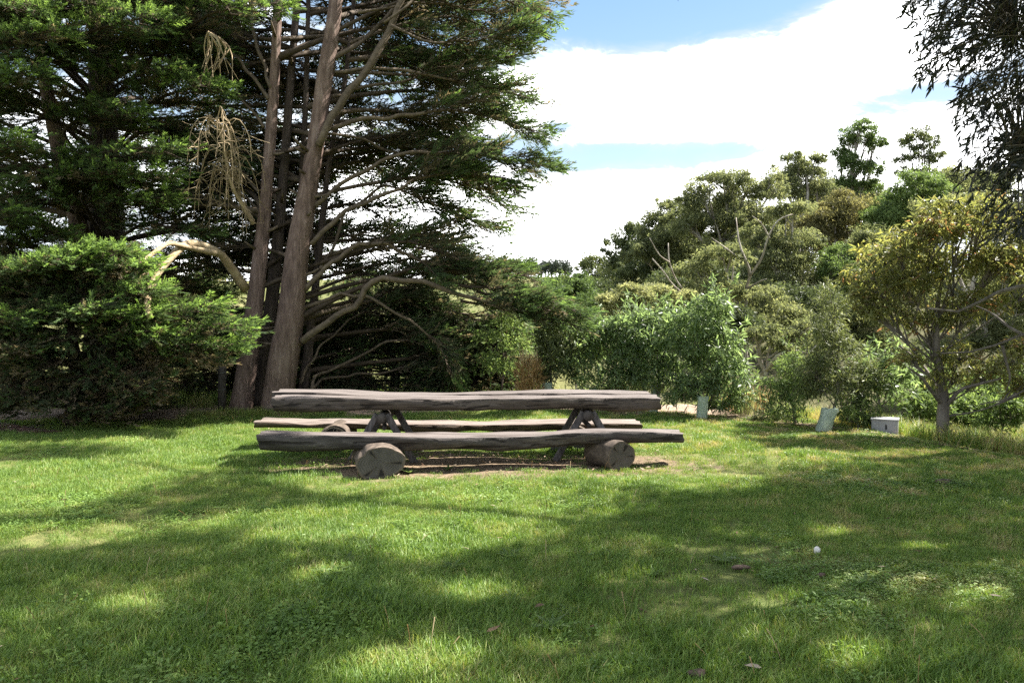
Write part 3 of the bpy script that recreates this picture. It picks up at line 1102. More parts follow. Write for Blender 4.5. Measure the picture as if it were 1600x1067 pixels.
def build_right_cypress():
    rng = np.random.default_rng(101)
    g0 = gp(425, 634)
    base = np.array([P(430, 600, 14.4)[0], 14.4, 0.0])
    t = thing("cypress_tree", "multi-trunked cypress with bare pinkish trunks rising behind the table", "tree", base, "large cypress trees")
    fb, tw = MB(), MB()

    def PP(pts, d0, d1=None):
        d1 = d0 if d1 is None else d1
        n = len(pts)
        return np.array([P(x, y, d0 + (d1 - d0) * i / max(1, n - 1)) for i, (x, y) in enumerate(pts)])

    trunks = [
        ([(372, 668), (383, 590), (395, 500), (405, 415), (414, 330), (424, 200), (431, 80), (437, -90), (445, -330)], 14.2, 14.6, .19, .155, .05, "bark"),
        ([(405, 660), (414, 560), (428, 440), (441, 300), (454, 130), (468, -70), (480, -360)], 14.8, 15.0, .15, .125, .04, "bark_dark"),
        ([(440, 660), (452, 540), (462, 440), (470, 300), (478, 150), (484, -80), (492, -300)], 15.1, 15.2, .10, .085, .03, "bark_dark"),
        ([(430, 672), (439, 590), (455, 490), (464, 400), (474, 340), (486, 268), (497, 200), (509, 110), (519, 50), (531, -70), (545, -400)], 14.0, 14.5, .27, .235, .06, "bark"),
        ([(470, 640), (485, 520), (497, 410), (515, 250), (540, 120), (560, -80), (580, -300)], 14.8, 15.6, .09, .075, .03, "bark_dark"),
    ]
    tp = []
    for i, (pts, d0, d1, ra, rb, rc, mt) in enumerate(trunks):
        path = spline(PP(pts, d0, d1), 34)
        path[0, 2] = min(path[0, 2], -0.1)
        tt = np.linspace(0, 1, 34)
        rad = np.interp(tt, [0, .05, .2, .36, .6, 1], [ra * 1.3, ra * 1.03, rb, rb * .72, rb * .56, rc])
        MB().tube(path, rad, 16, rough=.05, seed=i).build("trunk", M[mt], t, smooth=True)
        tp.append(path)
    for i in range(22):
        j = (0, 3, 0, 3, 1)[i % 5]
        k = rng.integers(3, 24)
        a = rng.uniform(math.pi * .9, math.pi * 2.1)
        hv = np.array([math.cos(a), math.sin(a), rng.uniform(-.1, .5)])
        r_ = .17 if j != 3 else .24
        L = rng.uniform(.06, .3)
        MB().tube(np.array([tp[j][k] + hv * r_ * .5, tp[j][k] + hv * (r_ + L * .5), tp[j][k] + hv * (r_ + L) + [0, 0, .02]]), [.034, .024, .012], 6, rough=.1).build("stub", M["limb"], t, smooth=True)
    # limbs traced one by one: pixels, depth at root and tip, radii, foliage start, secondary length
    limbs = [
        ([(471, 534), (533, 488), (599, 434), (658, 439), (740, 466), (820, 478), (905, 492)], 14.0, 13.0, .125, .02, .62, .8),
        ([(474, 455), (514, 412), (560, 381), (606, 380), (658, 408), (735, 422), (800, 418)], 14.1, 13.6, .09, .02, .55, 1.0),
        ([(474, 481), (533, 458), (579, 465), (642, 501), (690, 545), (705, 585)], 14.2, 13.8, .07, .015, .72, .6),
        ([(481, 625), (494, 586), (543, 566), (602, 534), (660, 526), (730, 530)], 14.3, 14.9, .06, .015, .6, .8),
        ([(486, 606), (505, 592), (560, 583), (635, 573), (720, 575)], 14.4, 15.2, .055, .012, .55, .8),
        ([(470, 600), (500, 540), (545, 500), (600, 470), (650, 455)], 14.5, 15.5, .05, .012, .55, .9),
        ([(492, 322), (550, 277), (632, 240), (700, 238), (790, 250), (855, 262)], 14.2, 13.9, .085, .015, .52, 1.1),
        ([(486, 382), (539, 330), (610, 300), (662, 277), (726, 268), (800, 290)], 14.1, 13.2, .085, .015, .5, 1.0),
        ([(500, 420), (520, 390), (539, 330), (600, 290), (680, 320), (770, 355)], 14.4, 15.0, .06, .015, .45, 1.1),
        ([(505, 205), (580, 184), (647, 180), (740, 178), (835, 205)], 14.2, 14.0, .09, .015, .45, 1.1),
        ([(503, 208), (557, 215), (606, 236), (690, 250), (760, 300)], 14.3, 15.2, .05, .012, .45, 1.1),
        ([(512, 112), (580, 107), (632, 110), (720, 128), (820, 152)], 14.4, 14.2, .07, .014, .4, 1.1),
        ([(508, 158), (545, 142), (620, 130), (700, 100), (800, 90)], 14.4, 15.2, .065, .014, .4, 1.1),
        ([(512, 97), (557, 71), (602, 30), (650, -30), (720, -100)], 14.3, 14.4, .08, .03, .5, 1.2),
        ([(497, 228), (530, 168), (575, 108), (622, 12), (645, -60), (660, -200)], 14.05, 13.8, .14, .07, .62, 1.2),
        ([(610, 40), (670, 66), (740, 66), (825, 55)], 13.9, 13.6, .05, .012, .35, 1.0),
        ([(560, 20), (640, 5), (730, 15), (815, 20)], 14.2, 14.6, .05, .012, .3, 1.1),
        ([(600, 36), (690, -20), (770, -40), (830, -30)], 14.2, 13.8, .05, .012, .3, 1.1),
        ([(420, 156), (384, 110), (352, 71), (319, 41), (280, 35)], 14.4, 13.6, .07, .02, .62, .7),
        ([(412, 199), (385, 165), (360, 131), (330, 115), (290, 120)], 14.4, 14.8, .05, .014, .5, .9),
        ([(424, 138), (408, 90), (394, 41), (385, -60)], 14.4, 14.0, .07, .03, .6, .8),
        ([(410, 330), (370, 300), (320, 300), (250, 320)], 14.8, 16.0, .05, .014, .4, 1.0),
        ([(404, 300), (360, 250), (310, 240), (240, 250)], 14.8, 15.8, .05, .014, .4, 1.0),
    ]
    for i, (pts, d0, d1, r0, r1, fs, sec) in enumerate(limbs):
        d1 = max(d1, d0 - .2) + (1.0 if i else .3)
        path = limb_mesh(t, kink(PP(pts, d0, d1), rng), r0 * .56, r1 * .7, M["limb"], seed=i, m=30, rough=.12)
        cyp_foliage(path, rng, fb, tw, fs, sec, int(24 + 13 * sec), bright=.46, size=.40, per=.055, lit_green_tip=.35, clear=BUSH_TOP)
    for _ in range(34):
        z = rng.uniform(1.8, 8.5)
        path = tp[rng.integers(0, len(tp))]
        i0 = int(np.clip(np.searchsorted(path[:, 2], z), 1, 33))
        lp = proc_limb(path[i0], rng.uniform(-1.25, .9), rng.uniform(3.2, 5.2), rng.uniform(.1, .6), rng, rng.uniform(.0, .2))
        lpath = limb_mesh(t, lp, .038, .008, M["twig"], n=5, m=12)
        cyp_foliage(lpath, rng, fb, tw, .14, 1.0, 16, per=.16, size=.36, bright=.36, lit_green_tip=.2)
    for a, b, d0, d1 in [((700, 440), (912, 490), 14.4, 13.6), ((745, 455), (872, 468), 14.6, 13.9), ((690, 425), (838, 440), 14.8, 14.2), ((770, 482), (905, 512), 14.6, 13.8), ((720, 470), (845, 498), 14.8, 14.2)]:
        p0, p1 = P(*a, d0), P(*b, d1)
        path = limb_mesh(t, kink(np.array([p0, (p0 + p1) / 2 + [0, 0, .08], p1]), rng), .028, .006, M["twig"], n=5, m=18)
        cyp_foliage(path, rng, fb, tw, .2, .6, 22, per=.05, size=.34, bright=.45, lit_green_tip=.35)
    # dead limbs, bleached and broken over
    for i, (pts, d0, d1, r0, r1) in enumerate([
        ([(384, 452), (362, 420), (341, 395), (302, 381), (282, 388), (262, 408), (243, 432), (233, 458), (230, 480), (234, 494)], 14.0, 11.1, .085, .04),
        ([(338, 396), (300, 388), (279, 383), (262, 381), (242, 394), (220, 411)], 13.2, 11.6, .05, .03),
        ([(262, 408), (248, 416), (232, 426), (222, 430)], 11.9, 11.5, .035, .015),
    ]):
        limb_mesh(t, PP(pts, d0, d1), r0, r1, M["deadwood"], "dead_limb", 8, i, 24, .05)
    # hanging dead branch fan
    dead = limb_mesh(t, PP([(397, 350), (378, 318), (362, 288), (350, 230), (340, 195), (322, 184)], 14.1, 13.2), .045, .014, M["deadwood"], "dead_limb", 6, 9, 20)
    fan = MB()
    for i in range(40):
        s = dead[rng.integers(8, 20)]
        a = rng.uniform(-1, 1)
        L = rng.uniform(.35, 1.2)
        sdv = np.array([a * .85 + .05, rng.uniform(-.6, .5), rng.uniform(-.25, .35)])
        q = np.array([s, s + sdv * L * .5 + [0, 0, .10 * L], s + sdv * L * .85 + [0, 0, -.30 * L], s + sdv * L * .95 + np.array([0, 0, -.9 * L])])
        q = spline(q, 9)
        fan.tube(q, np.linspace(.011, .004, 9), 4, caps=False)
        for _ in range(7):
            j = rng.integers(2, 8)
            e = q[j] + np.array([rng.normal(0, .16), rng.normal(0, .14), -rng.uniform(-.02, .28)])
            fan.tube(np.array([q[j], (q[j] + e) / 2 + rng.normal(0, .02, 3), e]), [.007, .006, .004], 3, caps=False)
    fan.build("dead_branch", M["deadwood"], t, smooth=True, label="drooping dead branch, bare and bleached straw-coloured")
    fan = MB()
    s0 = P(325, 50, 13.7)
    for i in range(14):
        q = spline(np.array([s0, s0 + [rng.uniform(-.1, .35), rng.uniform(-.2, .2), -.25], s0 + [rng.uniform(-.25, .5), rng.uniform(-.3, .3), -rng.uniform(.6, 1.1)]]), 7)
        fan.tube(q, np.linspace(.016, .004, 7), 4, caps=False)
    fan.build("dead_branch", M["deadwood"], t, smooth=True)
    # the rest of the head: limbs all the way round and up out of the picture
    for z in np.arange(0.7, 12.6, 0.31):
        for q in range(3):
            if z < 8:
                az = rng.choice([rng.uniform(-.55, .9), rng.uniform(.9, 1.45), rng.uniform(-1.3, -.5)], p=[.66, .22, .12])
            else:
                az = rng.uniform(-.9, 1.2)
                if q == 2 and z > 9:
                    continue
            j = rng.integers(0, len(tp))
            path = tp[j]
            i0 = int(np.clip(np.searchsorted(path[:, 2], z), 1, 33))
            L = 4.4 * (1 - 0.45 * max(0, (z - 7)) / 7) * rng.uniform(.75, 1.05)
            if az < -.4:
                L *= .8
            lp = proc_limb(path[i0], az, L, rng.uniform(.25, .75) * (1 if z > 1.6 else .5), rng, rng.uniform(0, .16))
            lpath = limb_mesh(t, lp, .05 * rng.uniform(.8, 1.4), .01, M["twig"] if rng.random() < .6 else M["limb"], n=5, seed=int(z * 10) + q, m=12)
            cyp_foliage(lpath, rng, fb, tw, .44, 1.25, 24, per=.075, size=.46, bright=.43, lit_green_tip=.3, clear=BUSH_TOP)
    tw.build("twigs", M["twig"], t, kind="stuff")
    fb.build("crown", M["cypress"], t)


def build_left_cypress():
    rng = np.random.default_rng(202)
    b0 = P(165, 600, 16.5)
    base = np.array([b0[0], b0[1], 0.0])
    t = thing("cypress_tree", "broad dark cypress filling the top left corner, brightly lit spray tips", "tree", base, "large cypress trees")
    fb, tw = MB(), MB()
    tr = spline(np.array([base + [0, 0, -.1], base + [.05, 0, 2], base + [0, .1, 4.5], base + [-.1, .2, 8], base + [0, .2, 12.5]]), 30)
    MB().tube(tr, np.interp(np.linspace(0, 1, 30), [0, .05, .3, 1], [.6, .45, .36, .07]), 14, rough=.06, seed=3).build("trunk", M["bark_dark"], t, smooth=True)
    tr2 = spline(np.array([P(140, 430, 16.2), P(120, 340, 15.9), P(106, 290, 15.6), P(85, 200, 15.4), P(60, 50, 15.3), P(50, -200, 15.3)]), 22)
    tr2 = np.vstack([[tr[4]], tr2])
    MB().tube(tr2, np.linspace(.2, .05, 23), 10, rough=.06, seed=4).build("trunk", M["bark"], t, smooth=True)
    for z in np.arange(1.3, 11.5, 0.22):
        for q in range(3):
            az = rng.uniform(0, 2 * math.pi) if z > 7.5 else rng.choice([rng.uniform(1.3, 5.0), rng.uniform(-1.8, 1.3)], p=[.55, .45])
            if (z < 6 and .9 < az < 3.0 and rng.random() < .85) or (4.0 < az < 5.5 and rng.random() < .45):
                continue
            i0 = int(np.clip(np.searchsorted(tr[:, 2], z), 1, 29))
            L = 4.6 * (1 - 0.5 * max(0, (z - 6)) / 7) * rng.uniform(.6, 1.0)
            if math.cos(az) < -.3:
                L *= .85
            if z < 2.6:
                L *= .75
            lp = proc_limb(tr[i0], az, L, rng.uniform(.15, .6), rng, rng.uniform(.02, .2))
            lpath = limb_mesh(t, lp, .06 * rng.uniform(.8, 1.4), .012, M["twig"], n=5, seed=int(z * 10) + q, m=12)
            cyp_foliage(lpath, rng, fb, tw, .42, 1.3, 19, per=.085, size=.46, bright=.43, lit_green_tip=.3, clear=BUSH_TOP)
    for _ in range(14):
        z = rng.uniform(2.2, 7.5)
        i0 = int(np.clip(np.searchsorted(tr[:, 2], z), 1, 29))
        lp = proc_limb(tr[i0], rng.uniform(-1.2, 1.3), rng.uniform(3.0, 4.8), rng.uniform(.1, .5), rng, rng.uniform(.0, .2))
        lpath = limb_mesh(t, lp, .038, .008, M["twig"], n=5, m=12)
        cyp_foliage(lpath, rng, fb, tw, .14, 1.0, 16, per=.16, size=.36, bright=.36, lit_green_tip=.2)
    # big sprays reaching out into the sun, sunlit brightness put into their tint
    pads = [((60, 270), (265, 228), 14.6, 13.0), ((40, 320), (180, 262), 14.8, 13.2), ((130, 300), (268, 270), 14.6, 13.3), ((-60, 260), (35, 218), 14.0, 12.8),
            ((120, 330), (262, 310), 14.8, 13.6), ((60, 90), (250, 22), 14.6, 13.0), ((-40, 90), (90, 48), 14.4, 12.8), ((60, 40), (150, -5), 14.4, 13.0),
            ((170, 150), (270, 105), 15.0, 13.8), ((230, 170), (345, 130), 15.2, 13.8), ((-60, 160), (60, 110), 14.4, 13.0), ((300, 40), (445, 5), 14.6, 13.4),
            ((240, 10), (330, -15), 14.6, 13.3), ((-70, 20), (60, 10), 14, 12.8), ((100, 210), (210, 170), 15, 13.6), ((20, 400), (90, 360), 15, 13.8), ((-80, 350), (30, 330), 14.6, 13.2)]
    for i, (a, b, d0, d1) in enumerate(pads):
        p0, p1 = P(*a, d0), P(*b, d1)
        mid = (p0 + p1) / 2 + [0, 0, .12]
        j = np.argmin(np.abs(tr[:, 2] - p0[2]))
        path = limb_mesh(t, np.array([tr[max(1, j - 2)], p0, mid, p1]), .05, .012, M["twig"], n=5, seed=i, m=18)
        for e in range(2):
            cyp_foliage(path[6:] + [0, 0, -.08 * e], rng, fb, tw, .15, .85, 20, per=.055, size=.34, bright=.72 - .28 * e, lit_green_tip=.55)
    tw.build("twigs", M["twig"], t, kind="stuff")
    fb.build("crown", M["cypress"], t)


def low_cypress(label, px, d, H, RL, nq, seed, pads=(), bright=(.30, .5), sec=.62, nsec=12, per=.07, size=.31):
    rng = np.random.default_rng(seed)
    b0 = P(px, 640, d)
    base = np.array([b0[0], b0[1], float(gz(b0[0], b0[1]))])
    t = thing("cypress_bush", label, "bush", base, "low cypress bushes")
    fb, tw = MB(), MB()
    tr = spline(np.array([base + [0, 0, -.1], base + [.1, .05, .3 * H], base + [-.05, .1, .65 * H], base + [.05, .1, H]]), 16)
    MB().tube(tr, np.linspace(.15, .04, 16), 10, rough=.06).build("trunk", M["bark_dark"], t, smooth=True)
    for z in np.arange(.18, H * .97, .125):
        for q in range(nq):
            az = rng.uniform(0, 2 * math.pi)
            i0 = int(np.clip(np.searchsorted(tr[:, 2], base[2] + z), 1, 15))
            L = RL * (1 - .3 * (z / H) ** 2) * rng.uniform(.6, 1.0)
            lp = proc_limb(tr[i0], az, L, rng.uniform(.0, .4), rng, rng.uniform(.02, .25) * (1 if z > .5 else .15))
            lp[:, 2] = np.maximum(lp[:, 2], base[2] + .1)
            lpath = limb_mesh(t, lp, .03, .008, M["twig"], n=4, seed=q, m=10)
            cyp_foliage(lpath, rng, fb, tw, .40, sec, nsec, per=per, size=size, bright=bright[0] if z < .45 * H else bright[1], droop=.1, lit_green_tip=.25)
    for i, (a, b, d0, d1) in enumerate(pads):
        p0, p1 = P(*a, d0), P(*b, d1)
        j = np.argmin(np.abs(tr[:, 2] - p0[2]))
        path = limb_mesh(t, np.array([tr[j], p0, (p0 + p1) / 2 + [0, 0, .05], p1]), .03, .008, M["twig"], n=4, seed=i, m=16)
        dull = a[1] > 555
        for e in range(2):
            cyp_foliage(path[5:] + [0, 0, -.07 * e], rng, fb, tw, .1, .55, 20, per=.045, size=.34, bright=(.26 if dull else .72) - .34 * e, lit_green_tip=.55)  # upper pad layer tinted as sunlit, the copy beneath as shaded
    tw.build("twigs", M["twig"], t, kind="stuff")
    fb.build("crown", M["cypress"], t)


LOW_PADS = [((120, 440), (225, 412), 12.5, 11.6), ((60, 440), (100, 405), 12.5, 11.4), ((-20, 440), (60, 415), 12.5, 11.4), ((130, 470), (240, 452), 12.5, 11.4),
            ((40, 500), (160, 482), 12.3, 11.2), ((100, 500), (235, 490), 12.5, 11.4), ((200, 500), (335, 478), 12.7, 11.6), ((230, 520), (385, 508), 12.7, 11.6),
            ((220, 550), (365, 538), 12.6, 11.6), ((120, 520), (250, 520), 12.5, 11.4), ((20, 440), (130, 390), 12.7, 11.8), ((190, 560), (330, 560), 12.7, 11.7),
            ((-60, 560), (25, 545), 12.1, 11.2), ((-60, 510), (30, 500), 12.1, 11.2), ((140, 630), (230, 618), 12.5, 11.6), ((90, 650), (190, 640), 12.5, 11.6), ((130, 580), (225, 600), 12.5, 11.5), ((100, 410), (190, 392), 12.7, 11.8)]

build_right_cypress()
build_left_cypress()
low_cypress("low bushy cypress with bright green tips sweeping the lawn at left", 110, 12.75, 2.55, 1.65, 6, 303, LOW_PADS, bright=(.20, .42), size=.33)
low_cypress("dark cypress thicket behind the middle of the table", 610, 17.5, 2.3, 2.1, 5, 304, sec=.8, per=.10, nsec=10, size=.40, bright=(.3, .42))
low_cypress("dark cypress thicket behind the table, nearest the dry grass clump", 735, 16.6, 1.9, 1.5, 5, 305, sec=.8, per=.10, nsec=10, size=.38, bright=(.3, .42))
low_cypress("gloomy cypress thicket glimpsed between the bright low bush and the bare trunks", 285, 17.2, 2.0, 1.7, 5, 306, sec=.8, per=.10, nsec=10, size=.38, bright=(.28, .4))
low_cypress("gloomy cypress thicket deep behind the two bare trunks", 470, 18.5, 2.2, 1.6, 5, 307, sec=.8, per=.10, nsec=10, size=.40, bright=(.28, .4))


# ------------------------------------------------------------------ gums, shrubs
def crown_cloud(mb, c, r, n, rng, L, W, kind="kite", droop=.8, sub=14, tint0=.5, spread=.30, hollow=.35):
    """leaves in sub-clusters through an ellipsoid, thicker towards the outside"""
    c, r = np.asarray(c, float), np.asarray(r, float)
    dirs = rdir(rng, sub)
    dirs[:, 2] = np.where(dirs[:, 2] < -.45, -dirs[:, 2], dirs[:, 2])
    rad = rng.uniform(hollow ** 1.6, 1.12, sub) ** .6
    cen = c + dirs * rad[:, None] * r * .88
    pw = rng.uniform(.35, 1.6, sub)
    w = rng.choice(sub, n, p=pw / pw.sum())
    tsub = rng.normal(0, .13, sub)
    g = rng.normal(0, 1, (n, 3))
    g *= np.minimum(1, 1.8 / (np.linalg.norm(g, axis=1, keepdims=True) + 1e-9))
    g = g * (spread * rng.uniform(.7, 1.35, sub))[w][:, None] * r * np.array([1, 1, .95])
    org = cen[w] + g
    dn = np.array([0, 0, -1.0]) * droop
    d = unit(rdir(rng, n) * .75 + dn + unit(org - c) * .35)
    up = rdir(rng, n) + np.array([0, 0, 1.1 if kind == "long" and droop < .45 else 0.0])
    add_leaves(mb, org, d, up, L * rng.uniform(.7, 1.25, n), W * rng.uniform(.75, 1.25, n), np.clip(tint0 + tsub[w] + rng.normal(0, .14, n), 0, 1), kind)
    return cen


def tree_px(name, label, cat, group, d, base_px, clumps, leaf, bark, dens=1.0, leafL=None, r0=.12, tint0=.5, kind="kite", droop=.8, extra=None, seed=0, spread=.21, trunk_pts=None, depth=1.0, ratio=.34, twigs=True, limbf=.36, sat=6, grow=1.08, shoots=0):
    """a tree whose crown clumps are listed as (px, py, rx, ry[, dd]) in the photograph at distance d"""
    rng = np.random.default_rng(seed + 7000)
    bx = P(base_px, 600, d)[0]
    by = d
    bz = float(gz(bx, by)) - .05
    t = thing(name, label, cat, (bx, by, bz), group)
    m = FPX / d
    base = np.array([bx, by, bz])
    L = leafL or max(.10, 4.7 / m)
    if d > 19.5 and kind == "kite":
        kind = "tri"
        ratio = ratio * 1.25
    mb = MB()
    cs = []
    stems = MB()
    for cl in clumps:
        px, py, rx, ry = cl[0], cl[1], cl[2] * grow, cl[3] * grow
        dd = cl[4] if len(cl) > 4 else rng.uniform(-.5, .5) * rx / m
        c = P(px, py, d + dd)
        r = np.array([rx / m, depth * (rx + ry) * .5 / m, ry / m])
        area = rx * ry * 3.14
        n = int(dens * area * .95 * (4.2 / m / L) ** 2 * (m * L / 4.2) ** 0)
        n = int(np.clip(n, 150, 9000))
        cen = crown_cloud(mb, c, r, n, rng, L, L * ratio, kind, droop, max(9, int(9 + area / 260)), tint0, spread)
        for _ in range(sat):                                  # smaller tufts that break up the outline
            dv = rdir(rng, 1)[0]
            dv[2] = abs(dv[2]) * .9 - .25
            cs2 = c + dv * r * rng.uniform(.75, 1.3)
            k = rng.uniform(.2, .52)
            crown_cloud(mb, cs2, r * k, int(n * k * k * .9), rng, L, L * ratio, kind, droop, 6, tint0 + rng.normal(0, .08), spread * 1.1)
        for _ in range(shoots):
            dv = rdir(rng, 1)[0]
            dv[2] = abs(dv[2]) + .35
            dv = unit(dv)
            o = c + dv * r * .75
            Ls = rng.uniform(.22, .48)
            dd2 = unit(dv * [.6, .6, .5] + [0, 0, .55] + rng.normal(0, .2, 3))
            q = spline(np.array([o, o + dd2 * Ls * .55, o + dd2 * Ls + np.array([dv[0], dv[1], -.3]) * .08]), 5)
            stems.tube(q, np.linspace(.006, .002, 5), 3, caps=False)
            k = 16
            f = rng.uniform(.1, 1, k) * 4
            j = np.minimum(f.astype(int), 3)
            oo = q[j] + (q[j + 1] - q[j]) * (f - j)[:, None]
            add_leaves(mb, oo, unit(dd2 * .5 + rng.normal(0, .6, (k, 3))), rng.normal(0, .6, (k, 3)) + [0, 0, .8], L * rng.uniform(.7, 1.2, k), L * ratio * rng.uniform(.8, 1.2, k), np.clip(tint0 + .15 + rng.normal(0, .14, k), 0, 1), kind)
        cs.append((c, r, cen))
    if stems.n:
        stems.build("shoots", bark, t, kind="stuff")
    allc = np.array([c for c, _, _ in cs])
    topz = allc[:, 2].max()
    if trunk_pts is None:
        cx = allc[:, :2].mean(0)
        h = topz - bz
        j1, j2 = rng.normal(0, .05, 2), rng.normal(0, .05, 2)
        tpnts = np.array([base, base + np.array([(cx[0] - bx) * .25 + j1[0] * h, (cx[1] - by) * .25 + j1[1] * h, h * .35]),
                          base + np.array([(cx[0] - bx) * .7 + j2[0] * h, (cx[1] - by) * .7 + j2[1] * h, h * .7]), np.array([cx[0], cx[1], topz])])
    else:
        tpnts = np.array([P(x, y, d + dd) for x, y, dd in trunk_pts])
        tpnts[0, 2] = bz
    path = spline(tpnts, 20)
    MB().tube(path, np.linspace(r0, r0 * .12, 20), 8, rough=.07, seed=seed).build("trunk", bark, t, smooth=True)
    if twigs:
        tw = MB()
        for i, (c, r, cen) in enumerate(cs):
            zt = bz + (c[2] - bz) * .55
            j = int(np.clip(np.argmin(np.abs(path[:, 2] - zt)), 2, 17))
            s = path[j]
            q = np.array([s, s * .55 + c * .45 + np.array([rng.normal(0, .06), rng.normal(0, .06), -.04]) * np.linalg.norm(c - s), c])
            lp = limb_mesh(t, q, r0 * limbf, r0 * limbf * .3, bark, "limb", 6, i, 12, .06)
            for e in cen[: 9]:
                k = rng.integers(6, 12)
                tw.tube(spline(np.array([lp[k], (lp[k] + e) / 2 + rng.normal(0, .05, 3) * r, e]), 5), np.linspace(r0 * .2, r0 * .05, 5), 3, caps=False)
        if tw.n:
            tw.build("twigs", bark, t, kind="stuff")
    if extra:
        for i, (pts, ra, rb) in enumerate(extra):
            limb_mesh(t, np.array([P(x, y, d + dd) for x, y, dd in pts]), ra, rb, bark, "limb", 7, 40 + i, 16, .08)
    mb.build("crown", leaf, t)
    return t


GUM = "gum trees on the slope behind the lawn"


